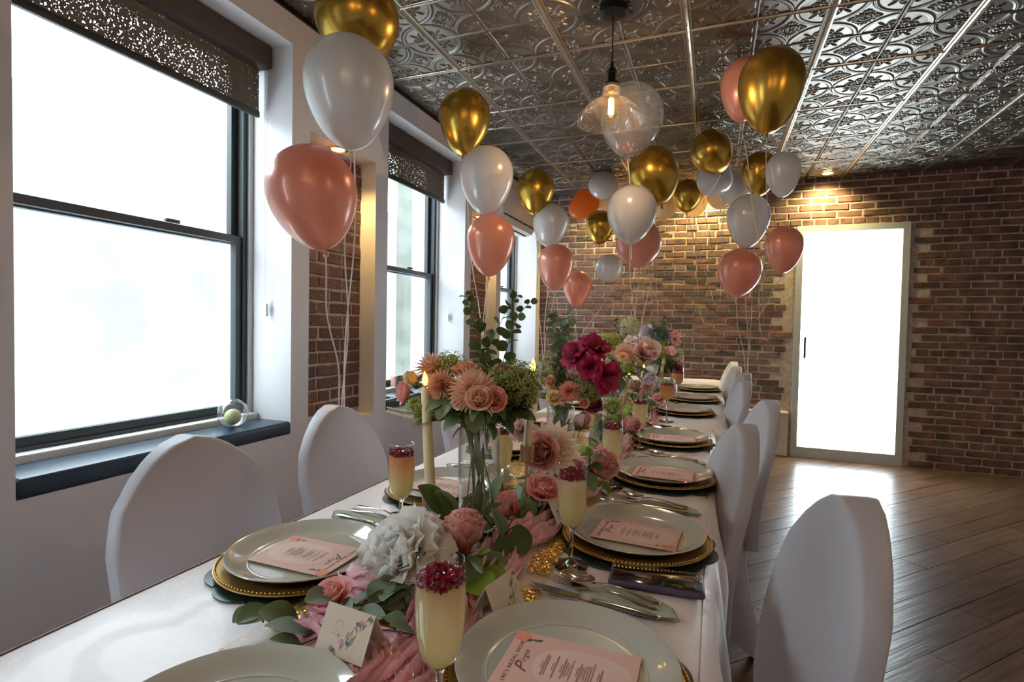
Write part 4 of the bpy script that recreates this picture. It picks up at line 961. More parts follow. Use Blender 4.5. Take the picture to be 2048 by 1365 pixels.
# ================================================================== flowers
M['stem'] = vary(mat('green_stem', (.10, .15, .045), .6), (.16, .2, .07), 30, 2)
M['wire'] = mat('dark_wire_stem', (.02, .03, .02), .5)
M['leaf'] = petal_mat('sage_leaf', (.11, .16, .06), (.20, .27, .13), .5, .25)
M['leaf_dark'] = petal_mat('dark_leaf', (.05, .085, .02), (.10, .15, .04), .5, .2)
M['leaf_olive'] = petal_mat('olive_leaf', (.10, .13, .03), (.20, .23, .07), .5, .3)
M['leaf_grey'] = petal_mat('silver_leaf', (.16, .22, .16), (.27, .34, .27), .55, .2)
M['leaf_bright'] = petal_mat('bright_leaf', (.16, .26, .03), (.30, .42, .06), .5, .3)
PM = dict(peach=petal_mat('peach_petal', (.86, .42, .26), (.95, .67, .50)), coral=petal_mat('coral_petal', (.82, .25, .15), (.92, .48, .36)), pink=petal_mat('soft_pink_petal', (.90, .30, .26), (.95, .56, .52)),
          dusty=petal_mat('dusty_rose_petal', (.55, .17, .14), (.86, .48, .42), .6), white=petal_mat('white_petal', (.95, .92, .84), (.97, .97, .95), .6, .5), cream=petal_mat('cream_petal', (.85, .60, .42), (.93, .82, .68)),
          blush=petal_mat('blush_petal', (.72, .36, .33), (.90, .68, .62)), magenta=petal_mat('magenta_petal', (.16, .003, .025), (.50, .010, .09), .55, .2), burgundy=petal_mat('burgundy_petal', (.10, .01, .015), (.34, .05, .07), .6, .15),
          orange=petal_mat('orange_petal', (.78, .30, .13), (.90, .50, .30)), yellow=petal_mat('butter_petal', (.85, .55, .20), (.93, .74, .42)), lilac=petal_mat('pale_lilac_petal', (.72, .60, .66), (.88, .82, .88)), mauve=petal_mat('mauve_petal', (.50, .26, .18), (.72, .48, .42)),
          green=petal_mat('green_floret', (.20, .24, .05), (.42, .46, .16)), lime=petal_mat('lime_floret', (.30, .38, .05), (.55, .62, .20)), pale=petal_mat('pale_floret', (.50, .54, .28), (.74, .76, .54)), yolk=mat('yellow_centre', (.8, .45, .05), .6))
def petal(g, az, r0, h0, L, W, t0, t1, cup, nu=4, nv=5, ruf=0, rr=None, tipw=.35, base=.25):
    rr = rr or R_; ph = rr.uniform(0, 6); ca_, sa_ = math.cos(az), math.sin(az); r, h = r0, h0; C = []
    for j in range(nv + 1):
        f = j / nv; th = t0 + (t1 - t0) * f; C.append((r, h, th)); r += math.sin(th) * L / nv; h += math.cos(th) * L / nv
    def f(u, v):
        j = min(nv, int(round(v * nv))); r, h, th = C[j]; q = (u - .5) * 2
        w = W * (base + (1 - base) * math.sin(min(1, v / .62) * PI / 2)) * (1 - (1 - tipw) * max(0, (v - .62) / .38) ** 2)
        n_ = cup * W * q * q + ruf * L * math.sin(ph + q * 4.5 + v * 3) * v
        rad = r - math.cos(th) * n_; hh = h + math.sin(th) * n_; hh -= .12 * L * q * q * (1 if v > .9 else 0) * .6
        tan = q * w
        return (rad * ca_ - tan * sa_, rad * sa_ + tan * ca_, hh)
    g.grid(f, nu, nv)
def bloom(kind, R, seed):
    r = random.Random(seed); g = G(); D = math.radians
    if kind == 'rose':
        g.lathe([(.0001, .1 * R), (.12 * R, .2 * R), (.15 * R, .7 * R), (.05 * R, .95 * R)], 8)
        for i, (n, t0, t1, L, W) in enumerate(((3, 2, -18, .92, .32), (4, 6, -10, .95, .40), (4, 13, -2, .98, .48), (5, 22, 8, 1.02, .55), (5, 36, 26, 1.05, .62), (6, 52, 58, 1.05, .66))):
            for k in range(n): petal(g, 2 * PI * k / n + i * .9 + r.uniform(-.15, .15), .04 * R * (i + 1), .02 * R * (5 - i), L * R, W * R, D(t0 + r.uniform(-4, 4)), D(t1 + r.uniform(-6, 6)), .35 if i < 4 else .15, ruf=.03, rr=r, tipw=.55)
    elif kind == 'bud':
        for i, (n, t0, t1, L, W) in enumerate(((3, 14, -26, 1.25, .42), (3, 22, -22, 1.35, .52), (4, 30, -18, 1.4, .60))):
            for k in range(n): petal(g, 2 * PI * k / n + i, .05 * R, 0, L * R, W * R, D(t0), D(t1 + r.uniform(-6, 6)), .5, ruf=.02, rr=r, tipw=.4)
    elif kind == 'peony':
        for i in range(9):
            n = 4 + i
            for k in range(n): petal(g, 2 * PI * k / n + i * .7 + r.uniform(-.2, .2), .03 * R * i, .05 * R, R * r.uniform(.78, 1.05), .36 * R, D(6 + i * 12 + r.uniform(-6, 6)), D(-22 + i * 15 + r.uniform(-12, 12)), .25, nu=5, ruf=.11, rr=r, tipw=.7)
    elif kind == 'mum':
        n = 150
        for k in range(n):
            f = (k + .5) / n; th = math.acos(1 - f * 1.25); petal(g, k * 2.39996, .04 * R * 0, .0, R * r.uniform(.85, 1.02), .068 * R, th * .75, th * 1.12 - .15, .5, nu=2, nv=3, rr=r, tipw=.2, base=.5)
    elif kind == 'dahlia':
        for i in range(5):
            n = 8 + 3 * i
            for k in range(n): petal(g, 2 * PI * (k + .5 * (i % 2)) / n, .03 * R * i, .02 * R * (5 - i), R * (.55 + .11 * i), .15 * R, D(12 + i * 17), D(20 + i * 19), .35, nu=3, nv=4, rr=r, tipw=.12)
    elif kind == 'lily':
        for i, (n, t0, t1) in enumerate(((3, 30, 84), (3, 42, 100), (2, 15, 60))):
            for k in range(n): petal(g, 2 * PI * k / n + i * 1.05 + r.uniform(-.2, .2), .04 * R, 0, 1.15 * R, .50 * R, D(t0), D(t1 + r.uniform(-10, 14)), -.12, nu=6, nv=6, ruf=.09, rr=r, tipw=.45)
    elif kind == 'magnolia':
        for i, (n, t0, t1) in enumerate(((3, 8, 30), (4, 30, 62))):
            for k in range(n): petal(g, 2 * PI * k / n + i * .8, .05 * R, 0, 1.25 * R, .55 * R, D(t0 + r.uniform(-6, 6)), D(t1 + r.uniform(-12, 12)), .45, nu=5, nv=6, ruf=.03, rr=r, tipw=.3)
    elif kind == 'orchid':
        for c in range(7):
            cx, cyy, cz = [r.uniform(-1, 1) * R for _ in range(3)]; h = G()
            for k in range(5): petal(h, 2 * PI * k / 5, .02 * R, 0, .42 * R, .2 * R, D(55), D(95), .1, nu=3, nv=3, ruf=.06, rr=r, tipw=.6)
            h.xf(Matrix.Translation((cx, cyy, cz + .4 * R)) @ Matrix.Rotation(r.uniform(-.8, .8), 4, 'X') @ Matrix.Rotation(r.uniform(-.8, .8), 4, 'Y')); g.add(h.v, h.f, h.t)
    elif kind == 'side_rose':
        for i in range(5):
            n = 5
            for k in range(n): petal(g, 2 * PI * k / n + i * .7, .05 * R, .05 * R, R * (1.35 - .05 * i), .52 * R, D(4 + 7 * i), D(2 + i * 9 + r.uniform(-8, 8)), .3, nu=5, nv=6, ruf=.07, rr=r, tipw=.6)
    return g
def toward(p, up=.5, side=0):
    d = (CAMP - p).normalized(); d = Vector((d.x, d.y, d.z + up)) + RT * side; return d.normalized()
def leaf_mesh(L, W, kind='oval', bend=.25):
    g = G(); nu, nv = 4, 7
    def f(u, v):
        q = (u - .5) * 2
        w = {'oval': W * math.sin(PI * min(1, v * .93 + .05)) ** .75, 'round': W * math.sin(PI * min(1, v * .94 + .04)) ** .55, 'lance': W * math.sin(PI * min(1, v * .97 + .03)) ** 1.1}[kind]
        return (q * w, v * L, bend * L * (v * (1 - v)) + .18 * abs(q) * w * 1.2)
    g.grid(f, nu, nv)
    g.tube([(0, -.12 * L, -.002), (0, .3 * L, bend * L * .21 + .0002), (0, .92 * L, bend * L * .08)], L * .012, 4)
    return g
LM = {}
def leaf(parent, loc, d, roll, L, W, m, kind='oval', name='leaf', bend=.25):
    key = (kind, round(W / L, 1), bend, m)
    if key not in LM: LM[key] = leaf_mesh(1, round(W / L, 1), kind, bend).mesh(name, M[m])
    d = Vector(d).normalized(); z = Vector((0, 0, 1)); x = d.cross(z)
    if x.length < .05: x = Vector((1, 0, 0))
    x.normalize(); n = x.cross(d); q = Matrix((x, d, n)).transposed().to_4x4()
    o = put(name, LM[key], parent); o.matrix_basis = Matrix.Translation(loc) @ q @ Matrix.Rotation(roll, 4, 'Y') @ Matrix.Scale(L, 4); return o
FS = [100]
NECK = {}
def stem_path(a, base, d):
    key = (round(base.x, 3), round(base.y, 3))
    if key not in NECK or a.z < NECK[key][1] - .01: return bez(a, a - d * .05 * (1 if a.length > .08 else .2), Vector((0, 0, .001)))
    r, h = NECK[key]; q = Vector((a.x, a.y, 0)); q = q.normalized() * min(q.length, r * .75) if q.length > 1e-6 else q
    n_ = Vector((q.x, q.y, h)); return bez(a, n_ + (a - n_) * .35 + Vector((0, 0, .012)) , n_, 6) + bez(n_, Vector((q.x * .3, q.y * .3, h * .6)), Vector((-q.x * .9, -q.y * .9, .003)), 6)[1:]
def bez(a, b, c, n=8): return [(1 - t) ** 2 * a + 2 * t * (1 - t) * b + t * t * c for t in [i / n for i in range(n + 1)]]
def flower(name, kind, pos, R, pm, label, base, dirv=None, stem_r=.0014, group=None, leaves=0, leafm='leaf_olive', sepal=True, stem=True, via=None):
    R *= SCALE.get(kind, 1); FS[0] += 1; pos = Vector(pos); base = Vector(base); t = thing(name, label, 'flower', base, group=group)
    d = Vector(dirv).normalized() if dirv is not None else toward(pos)
    q = Vector((0, 0, 1)).rotation_difference(d).to_matrix().to_4x4()
    o = bloom(kind, R, FS[0]).obj('bloom', PM[pm], t, auto=False); o.matrix_basis = Matrix.Translation(pos - base) @ q
    if kind == 'magnolia' or (kind == 'lily' and pm != 'magenta'):
        g = G(); 
        for k in range(7): a = k * .9; g.tube([(0, 0, .05 * R), (.12 * R * math.cos(a), .12 * R * math.sin(a), .42 * R)], .012 * R + .0003, 4); g.ball((.12 * R * math.cos(a), .12 * R * math.sin(a), .43 * R), .03 * R + .0005, 5, 4)
        g.obj('stamens', PM['yolk'], o)
    if sepal:
        g = G()
        for k in range(5): petal(g, 2 * PI * k / 5, .03 * R, -.08 * R, .7 * R, .16 * R, math.radians(50), math.radians(85), .2, 2, 3, rr=R_, tipw=.1)
        g.lathe([(.02 * R, -.25 * R), (.12 * R, -.12 * R), (.14 * R, 0)], 8); s = g.obj('sepals', M['leaf_olive'], t); s.matrix_basis = o.matrix_basis.copy()
    if stem:
        a = pos - d * R * .2 - base; mid = via if via is not None else (a * .55 + Vector((0, 0, 0)) - d * .03)
        G().tube(stem_path(a, base, d), stem_r * .8, 5).obj('stem', M['stem'], t)
    for k in range(leaves):
        a = R_.uniform(0, 6.28); x = d.orthogonal().normalized(); y = d.cross(x); dd = x * math.cos(a) + y * math.sin(a) - d * .1
        leaf(t, pos - base - d * R * .4 + dd * R * .5, dd, R_.uniform(-.5, .5), R * R_.uniform(1.0, 1.4), R * .45, leafm)
    return t
def filler(pos, rx, ry, rz, n, pm, label, base, fl=.0045, cat='greenery', name='filler_sprig', seed=0, spiky=False, group=None):
    pos, base = Vector(pos), Vector(base); t = thing(name, label, cat, base, group=group); r = random.Random(seed + int(pos.x * 1e4)); c = pos - base
    g, s = G(), G(); root = c - Vector((0, 0, rz * 1.2))
    s.tube(stem_path(root, base, Vector((0, 0, .1))), .0013, 5)
    n = int(n * 1.5); fl *= 1.15
    for k in range(n):
        v = Vector((r.gauss(0, 1), r.gauss(0, 1), r.gauss(0, 1))).normalized(); q = 1.15 * r.random() ** (.42 if not spiky else .5)
        p = c + Vector((v.x * rx * q, v.y * ry * q, v.z * rz * q)); h = G(); m = 4 if not spiky else 3
        for i in range(m):
            a = 2 * PI * i / m; e = fl * (1 if not spiky else 1.7); w = .42 if not spiky else .2
            h.add([(0, 0, 0), (e * math.cos(a) - e * w * math.sin(a), e * math.sin(a) + e * w * math.cos(a), e * .3), (1.5 * e * math.cos(a), 1.5 * e * math.sin(a), e * .45), (e * math.cos(a) + e * w * math.sin(a), e * math.sin(a) - e * w * math.cos(a), e * .3)], [(0, 1, 2, 3)], [.1, .7, 1, .7])
        d = (v + Vector((0, 0, .3))).normalized(); qm = Vector((0, 0, 1)).rotation_difference(d).to_matrix().to_4x4(); h.xf(Matrix.Translation(p) @ qm @ Matrix.Rotation(r.uniform(0, 6), 4, 'Z')); g.add(h.v, h.f, h.t)
        if k % 3 == 0: s.tube([root + (p - root) * .15, p], .0005, 3)
    s.obj('stems', M['stem'], t); stuffed(g.obj('florets', PM[pm] if pm in PM else M[pm], t, smooth=False)); return t
def eucalyptus(pts, base, label, n, L0, L1, m='leaf_dark', group=None, kind='round', W=.46):
    base = Vector(base); P = [Vector(p) - base for p in pts]; t = thing('eucalyptus_branch', label, 'greenery', base, group=group)
    C = []
    for i in range(len(P) - 1):
        p0, p1, p2, p3 = P[max(i - 1, 0)], P[i], P[i + 1], P[min(i + 2, len(P) - 1)]
        for k in range(6): f = k / 6; C.append(.5 * ((2 * p1) + (-p0 + p2) * f + (2 * p0 - 5 * p1 + 4 * p2 - p3) * f * f + (-p0 + 3 * p1 - 3 * p2 + p3) * f ** 3))
    C.append(P[-1]); G().tube(C, .0016, 5, r2=.0007).obj('stem', M['stem'], t)
    st = 6 if len(P) > 2 else 0
    for k in range(n):
        f = k / (n - 1); x = st + f * (len(C) - 1 - st); i = min(int(x), len(C) - 2); p = C[i].lerp(C[i + 1], x - i); d = (C[i + 1] - C[i]).normalized()
        side = RT * (1 if k % 2 else -1) + FW * R_.uniform(-.7, .7); L = L0 + (L1 - L0) * f; L *= R_.uniform(.85, 1.15)
        side = (side - d * side.dot(d)).normalized()
        leaf(t, p, side + d * R_.uniform(.1, .7), R_.uniform(-.9, .9) + (PI / 2 if R_.random() < .55 else 0), L, L * W, m, kind)
    return t
# -------------------------------------------------------------- first bouquet (in the first vase)
for (x, y, r, h) in VS: NECK[(round(x, 3), round(y, 3))] = (r, h - .016)
SCALE = dict(rose=1.16, mum=1.22, bud=1.2, lily=1.12, dahlia=1.15, side_rose=1.15, peony=1.18, magnolia=1.1, orchid=1.1)
b1 = (V1[0], V1[1], TZ + .016); in1 = ' in the first bouquet'
def P1(x, y, Y=1.05): return at_y(x, y, Y)
S1 = .0011 * 1.0
px1 = 1.15 / 1072
for kind, nm, x, y, Y, r, pm, lb, dv in (
    ('mum', 'chrysanthemum', 946, 785, .985, 42, 'peach', 'large peach spiky chrysanthemum facing the viewer', None),
    ('rose', 'garden_rose', 958, 803, .955, 19, 'peach', 'pale peach rose low in front of the large chrysanthemum', None),
    ('rose', 'ranunculus', 989, 802, .975, 18, 'coral', 'coral ranunculus at the lower side of the large chrysanthemum', (.3, -.8, .3)),
    ('rose', 'ranunculus', 931, 750, 1.04, 20, 'orange', 'orange ranunculus above the large chrysanthemum', (0, -.3, .9)),
    ('rose', 'garden_rose', 820, 785, 1.06, 22, 'pink', 'coral pink rose at the outer tip' + in1, (-.7, -.5, .1)),
    ('bud', 'rose_bud', 836, 768, 1.04, 22, 'yellow', 'pale peach rose bud beside the candle flame', (-.6, -.3, .5)),
    ('mum', 'chrysanthemum', 868, 745, 1.07, 38, 'peach', 'peach pink chrysanthemum at the top behind the flame', (-.1, -.4, .9)),
    ('mum', 'chrysanthemum', 888, 772, 1.01, 31, 'orange', 'dusky orange chrysanthemum low behind the flame', (-.1, -.9, .1)),
    ('rose', 'ranunculus', 1003, 748, 1.07, 14, 'coral', 'dusky coral ranunculus under the eucalyptus stems', (.1, -.4, .8)),
    ('rose', 'garden_rose', 925, 800, .975, 15, 'peach', 'small peach rose tucked at the side of the large chrysanthemum', (-.4, -.8, .1)),
    ('bud', 'rose_bud', 853, 783, 1.035, 10, 'peach', 'small pale bud directly behind the candle tip', (-.2, -.8, .4)),
    ('dahlia', 'daisy', 1062, 797, 1.08, 15, 'peach', 'peach daisy hanging at the lower edge of the green hydrangea', (.6, -.5, -.2)),
    ('bud', 'rose_bud', 908, 768, 1.03, 10, 'coral', 'tiny coral bud between the dusky and large chrysanthemums', (0, -.8, .4))):
    p = P1(x, y, Y); flower(nm, kind, p, r * px1 * (1.0 if kind != 'rose' else 1.1), pm, lb, b1, dv, leaves=2 if kind == 'rose' else 0, leafm='leaf_dark')
filler(P1(1030, 760, 1.06), .052, .05, .038, 360, 'green', 'olive green hydrangea head' + in1, b1, .0048, name='hydrangea', seed=1)
filler(P1(1050, 783, 1.05), .03, .03, .03, 110, 'green', 'lower drooping olive hydrangea cluster beside the peach daisy', b1, .0045, name='hydrangea', seed=11)
filler(P1(901, 727, 1.08), .03, .03, .026, 90, 'lime', 'lime green feathery sprig topping the first bouquet', b1, .0045, spiky=True, seed=2)
filler(P1(948, 737, 1.10), .036, .03, .02, 130, 'pale', 'cream green sprig behind the orange ranunculus', b1, .003, seed=3)
filler(P1(836, 812, 1.02), .024, .02, .018, 70, 'lime', 'pale green sprig under the coral pink rose', b1, .004, seed=4)
filler(P1(905, 790, 1.03), .04, .04, .04, 150, 'leaf_dark', 'dark green feathery foliage in the heart of the first bouquet', b1, .005, spiky=True, seed=5)
filler(P1(880, 815, 1.03), .035, .03, .022, 90, 'leaf_bright', 'bright green fern foliage beside the candle', b1, .005, spiky=True, seed=6)
filler(P1(1000, 815, 1.05), .05, .045, .028, 190, 'leaf_dark', 'dark foliage under the coral ranunculus', b1, .006, spiky=True, seed=61)
filler(P1(945, 828, 1.03), .035, .035, .02, 110, 'leaf_olive', 'olive foliage at the neck of the first bouquet', b1, .006, spiky=True, seed=62)
def fern(a, b, base, label, m='pale', n=17, w=.018):
    a, b, base = Vector(a), Vector(b), Vector(base); t = thing('fern_frond', label, 'greenery', base); a -= base; b -= base; c = bez(a, (a + b) / 2 + Vector((0, 0, -.006)), b, 10)
    G().tube(stem_path(a, base, Vector((0, 0, .1)))[::-1] + c, .0009, 4, r2=.0005).obj('midrib', M['wire'], t); g = G(); d = (b - a).normalized()
    for k in range(n):
        f = k / n; p = a.lerp(b, f) + Vector((0, 0, -.012 * f * (1 - f))); L = w * (1 - .55 * f)
        for sg in (1, -1):
            u = (Vector((0, 0, 1)) * sg * .8 + d * .5 + FW * .3 * sg).normalized(); x = u.cross(d).normalized() ; q = d * .0032
            g.add([p - q * .3, p + u * L * .5 - q, p + u * L, p + u * L * .5 + q], [(0, 1, 2, 3)], [0, .6, 1, .6])
    stuffed(g.obj('leaflets', PM[m], t, smooth=False)); return t
fern(P1(852, 829, 1.03), P1(772, 818, 1.03), b1, 'pale green fern frond pointing sideways behind the candle')
fern(P1(965, 790, .955), P1(985, 830, .945), b1, 'cream fern frond hanging over the pale peach rose', n=14, w=.014)
t = thing('leaf_spray', 'broad olive leaves spreading over the rim of the first vase', 'greenery', b1)
for (x, y, Y, dx, dy, L, mm) in ((905, 795, .99, -.5, -1, .055, 'leaf_olive'), (893, 800, 1.0, -.9, -.6, .05, 'leaf_olive'), (880, 842, 1.03, -1, -.25, .06, 'leaf_olive'), (950, 815, .99, .0, -1.2, .052, 'leaf_olive'), (925, 832, 1.0, -.5, -.5, .05, 'leaf'),
                                 (985, 832, 1.02, .9, .2, .055, 'leaf_olive'), (1010, 812, 1.03, 1, -.1, .06, 'leaf_dark'), (1015, 825, 1.02, 1, -.35, .062, 'leaf_dark'), (1000, 835, 1.04, .5, -.8, .045, 'leaf_dark'), (862, 822, 1.04, -.8, -.6, .045, 'leaf_olive'), (930, 850, 1.02, -.6, -.8, .04, 'leaf'), (975, 845, 1.02, .3, -1, .04, 'leaf_olive')):
    p = P1(x, y, Y) - Vector(b1); leaf(t, p, RT * dx + UP * dy * .8 - FW * .25, R_.uniform(-.5, .5), L, L * .36, mm)
g = G()
for k in range(6):
    a = k * 2.4; top = P1(915 + k * 7, 846, 1.05 + .05 * math.sin(a)) - Vector(b1); bt = Vector((.033 * math.cos(a), .033 * math.sin(a), .002 + (k % 4) * .02))
    top.x *= .8; top.y *= .8; g.tube(bez(top, (top + bt) * .5 - Vector((top.x, top.y, 0)) * .45, bt, 8), .0013 + (k % 3) * .0005, 5)
g.obj('stem', M['stem'], t)
eucalyptus([(b1), P1(968, 846, 1.08), P1(958, 740, 1.08), P1(962, 680, 1.10), P1(945, 630, 1.12), P1(932, 590, 1.12)], b1, 'tallest eucalyptus branch leaning over the farther brick niche', 24, .034, .016, 'leaf_dark')
eucalyptus([(b1), P1(972, 846, 1.09), P1(965, 735, 1.10), P1(985, 680, 1.12), P1(1012, 625, 1.14), P1(1034, 592, 1.14)], b1, 'middle eucalyptus branch slanting towards the farthest window', 20, .034, .016, 'leaf_dark')
eucalyptus([(b1), P1(978, 846, 1.10), P1(1005, 730, 1.12), P1(1022, 670, 1.14), P1(1035, 635, 1.14), P1(1062, 602, 1.14)], b1, 'outer eucalyptus branch ending in front of the farthest window reveal', 18, .030, .014, 'leaf_dark')
# -------------------------------------------------------------- second bouquet
b2 = (V2[0], V2[1], TZ + .016); px2 = 1.63 / 1072; in2 = ' in the second bouquet'
for kind, nm, x, y, Y, r, pm, lb, dv in (
    ('lily', 'amaryllis', 1160, 716, 1.52, 29, 'magenta', 'magenta flower facing the window side, topmost of the second bouquet', (-.5, -.7, .4)),
    ('lily', 'amaryllis', 1186, 706, 1.60, 30, 'magenta', 'magenta flower at the back above the other magenta ones', (.3, -.4, .8)),
    ('lily', 'amaryllis', 1205, 752, 1.52, 28, 'magenta', 'magenta flower drooping towards the third bouquet', (.7, -.6, -.1)),
    ('lily', 'amaryllis', 1182, 735, 1.50, 22, 'magenta', 'magenta flower in the middle of its cluster', (.1, -.9, -.1)),
    ('mum', 'chrysanthemum', 1138, 785, 1.50, 19, 'coral', 'orange red spiky chrysanthemum under the magenta flowers', None),
    ('rose', 'ranunculus', 1108, 799, 1.49, 12, 'yellow', 'butter yellow ranunculus over the rim of the second vase', None),
    ('bud', 'rose_bud', 1128, 806, 1.48, 8, 'coral', 'orange red bud beside the butter yellow ranunculus', (0, -.8, -.1)),
    ('rose', 'ranunculus', 1104, 765, 1.53, 10, 'orange', 'small orange ranunculus above the butter yellow one', (-.4, -.7, .3)),
    ('rose', 'ranunculus', 1108, 780, 1.54, 9, 'yellow', 'dark yellow ranunculus tucked between two orange ones', (-.4, -.7, .1)),
    ('rose', 'ranunculus', 1167, 806, 1.50, 8, 'orange', 'small orange ranunculus low beside the burgundy rose', (.5, -.7, 0)),
    ('bud', 'rose_bud', 1084, 778, 1.55, 12, 'peach', 'slender peach bud reaching towards the window side' , (-.8, -.3, .3))):
    flower(nm, kind, at_y(x, y, Y), r * px2 * 1.05, pm, lb, b2, dv, leaves=1 if kind == 'rose' else 0, leafm='leaf_dark')
filler(at_y(1176, 778, 1.54), .045, .045, .036, 230, 'green', 'green hydrangea head under the magenta flowers', b2, .005, name='hydrangea', seed=7)
filler(at_y(1092, 740, 1.60), .042, .04, .048, 190, 'pale', 'airy pale green sprig behind the second candle flame', b2, .0042, seed=8)
filler(at_y(1152, 745, 1.55), .03, .03, .02, 80, 'blush', 'tiny pink buds scattered below the magenta flowers', b2, .0035, seed=9)
filler(at_y(1130, 765, 1.60), .045, .04, .035, 120, 'leaf_dark', 'dark foliage in the heart of the second bouquet', b2, .006, spiky=True, seed=10)
for (pp, lb, n) in (([(1117, 760), (1118, 715), (1106, 660), (1106, 632)], 'round-leaved eucalyptus branch nearest the window in the second bouquet', 16),
                    ([(1122, 760), (1120, 715), (1120, 670), (1124, 640)], 'round-leaved eucalyptus branch in the middle of the second bouquet', 14),
                    ([(1130, 760), (1128, 715), (1138, 665), (1135, 628)], 'round-leaved eucalyptus branch beside the magenta flowers', 16)):
    eucalyptus([b2] + [at_y(x, y, 1.62) for x, y in pp], b2, lb, n + 4, .032, .020, 'leaf_grey' if n == 14 else 'leaf', W=.5)
t = thing('leaf_spray', 'green leaves and stems crowded inside the second vase', 'greenery', b2)
for k in range(16): a = k * 2.4; leaf(t, Vector((.022 * math.cos(a), .022 * math.sin(a), .05 + .008 * k)), (math.cos(a) * .25, math.sin(a) * .25, 1 if k % 3 else -.6), R_.uniform(-1, 1), .045, .018, ('leaf', 'leaf_grey', 'leaf_olive')[k % 3])
for k in range(8): a = k * .8; leaf(t, Vector((.03 * math.cos(a), .03 * math.sin(a), rim_h(1120, 815, 1.62) + .005)), (math.cos(a), math.sin(a), .25), R_.uniform(-.5, .5), .05, .018, 'leaf_dark')
g = G()
for k in range(12): a = k * 2.4; g.tube([(.03 * math.cos(a), .03 * math.sin(a), .003), (-.012 * math.cos(a), -.012 * math.sin(a), .11), (.03 * math.cos(a + .5), .03 * math.sin(a + .5), .2)], .0015, 5)
g.obj('stem', M['stem'], t)
# -------------------------------------------------------------- third bouquet
b3 = (V3[0], V3[1], TZ + .016); px3 = 2.45 / 1072
for kind, nm, x, y, Y, r, pm, lb, dv in (
    ('mum', 'chrysanthemum', 1207, 704, 2.52, 13, 'peach', 'peach chrysanthemum behind the magenta flowers, third bouquet', (-.2, -.6, .6)),
    ('mum', 'chrysanthemum', 1249, 708, 2.40, 19, 'peach', 'dusky peach chrysanthemum in the middle of the third bouquet', (0, -.9, .3)),
    ('dahlia', 'daisy', 1246, 715, 2.34, 9, 'yellow', 'small peach daisy in front of the dusky chrysanthemum', None),
    ('magnolia', 'magnolia', 1284, 712, 2.40, 28, 'blush', 'large blush pink magnolia at the open side of the third bouquet', (.45, -.7, .5)),
    ('magnolia', 'magnolia', 1291, 745, 2.42, 17, 'lilac', 'pale drooping petals under the large blush magnolia', (.5, -.5, -.6)),
    ('lily', 'lily', 1264, 686, 2.48, 13, 'lilac', 'pale lilac lily above the dusky chrysanthemum', (-.1, -.5, .8)),
    ('dahlia', 'daisy', 1211, 725, 2.40, 8, 'pale', 'tiny pale daisy beside the magenta flowers', (-.2, -.9, .3)),
    ('bud', 'rose_bud', 1268, 722, 2.38, 7, 'orange', 'tiny orange bud between chrysanthemum and magnolia', None)):
    flower(nm, kind, at_y(x, y, Y), r * px3 * 1.05, pm, lb, b3, dv)
filler(at_y(1219, 682, 2.5), .055, .05, .038, 210, 'lime', 'light green sprig on the window side of the third bouquet', b3, .006, seed=12)
filler(at_y(1259, 655, 2.55), .045, .04, .05, 200, 'pale', 'tallest light green sprig of the third bouquet', b3, .0055, seed=13)
filler(at_y(1256, 735, 2.42), .035, .03, .022, 90, 'lime', 'yellow green sprig under the dusky chrysanthemum', b3, .006, seed=14)
filler(at_y(1235, 738, 2.48), .07, .06, .04, 190, 'leaf_dark', 'dark foliage under the third bouquet', b3, .009, spiky=True, seed=15)
eucalyptus([b3, at_y(1234, 720, 2.55), at_y(1232, 670, 2.6), at_y(1233, 632, 2.6)], b3, 'thin dark eucalyptus branch rising from the third bouquet', 18, .022, .012, 'leaf_dark')
t = thing('leaf_spray', 'broad dark leaves under the blush magnolia', 'greenery', b3)
for (x, y, dx, dy) in ((1262, 745, .6, -.5), (1250, 748, .5, -.7), (1225, 750, -.4, -.8), (1240, 752, .0, -1), (1270, 735, .9, -.4)): leaf(t, at_y(x, y, 2.42) - Vector(b3), RT * dx + UP * dy, .3, .075, .024, 'leaf_dark')
g = G()
for k in range(10): a = k * 2.4; g.tube([(.03 * math.cos(a), .03 * math.sin(a), .003), (0, 0, .12), (.03 * math.cos(a + 3), .03 * math.sin(a + 3), .25)], .0016, 5)
g.obj('stem', M['stem'], t)
# -------------------------------------------------------------- farthest bouquet
b4 = (V4[0], V4[1], TZ + .016); px4 = 3.6 / 1072
for kind, nm, x, y, Y, r, pm, lb, dv in (
    ('orchid', 'orchid_spray', 1348, 676, 3.6, 13, 'pink', 'pink orchid spray at the top of the farthest bouquet', (.2, -.6, .6)),
    ('orchid', 'orchid_spray', 1338, 694, 3.55, 15, 'pink', 'larger pink orchid spray lower in the farthest bouquet', (.1, -.9, .2)),
    ('orchid', 'orchid_spray', 1352, 722, 3.6, 11, 'blush', 'pale pink blossom cluster above the farther wine glass', (.4, -.7, .2)),
    ('lily', 'lily', 1296, 668, 3.7, 15, 'lilac', 'white lily with a lilac tint on the farthest bouquet', (-.3, -.6, .6)),
    ('rose', 'ranunculus', 1310, 712, 3.5, 7, 'orange', 'small orange ranunculus low in the farthest bouquet', None),
    ('rose', 'garden_rose', 1310, 695, 3.6, 9, 'coral', 'muted coral rose hidden in the farthest bouquet', None),
    ('rose', 'garden_rose', 1352, 742, 3.6, 9, 'burgundy', 'dark burgundy rose beside the farther wine glass', (.2, -.8, .2)),
    ('magnolia', 'magnolia', 1308, 752, 3.55, 15, 'white', 'white pointed blossom under the farthest bouquet', (-.2, -.6, .7))):
    flower(nm, kind, at_y(x, y, Y), r * px4 * 1.05, pm, lb, b4, dv)
filler(at_y(1327, 700, 3.55), .045, .04, .05, 170, 'lime', 'yellow green foliage of the farthest bouquet', b4, .009, spiky=True, seed=16)
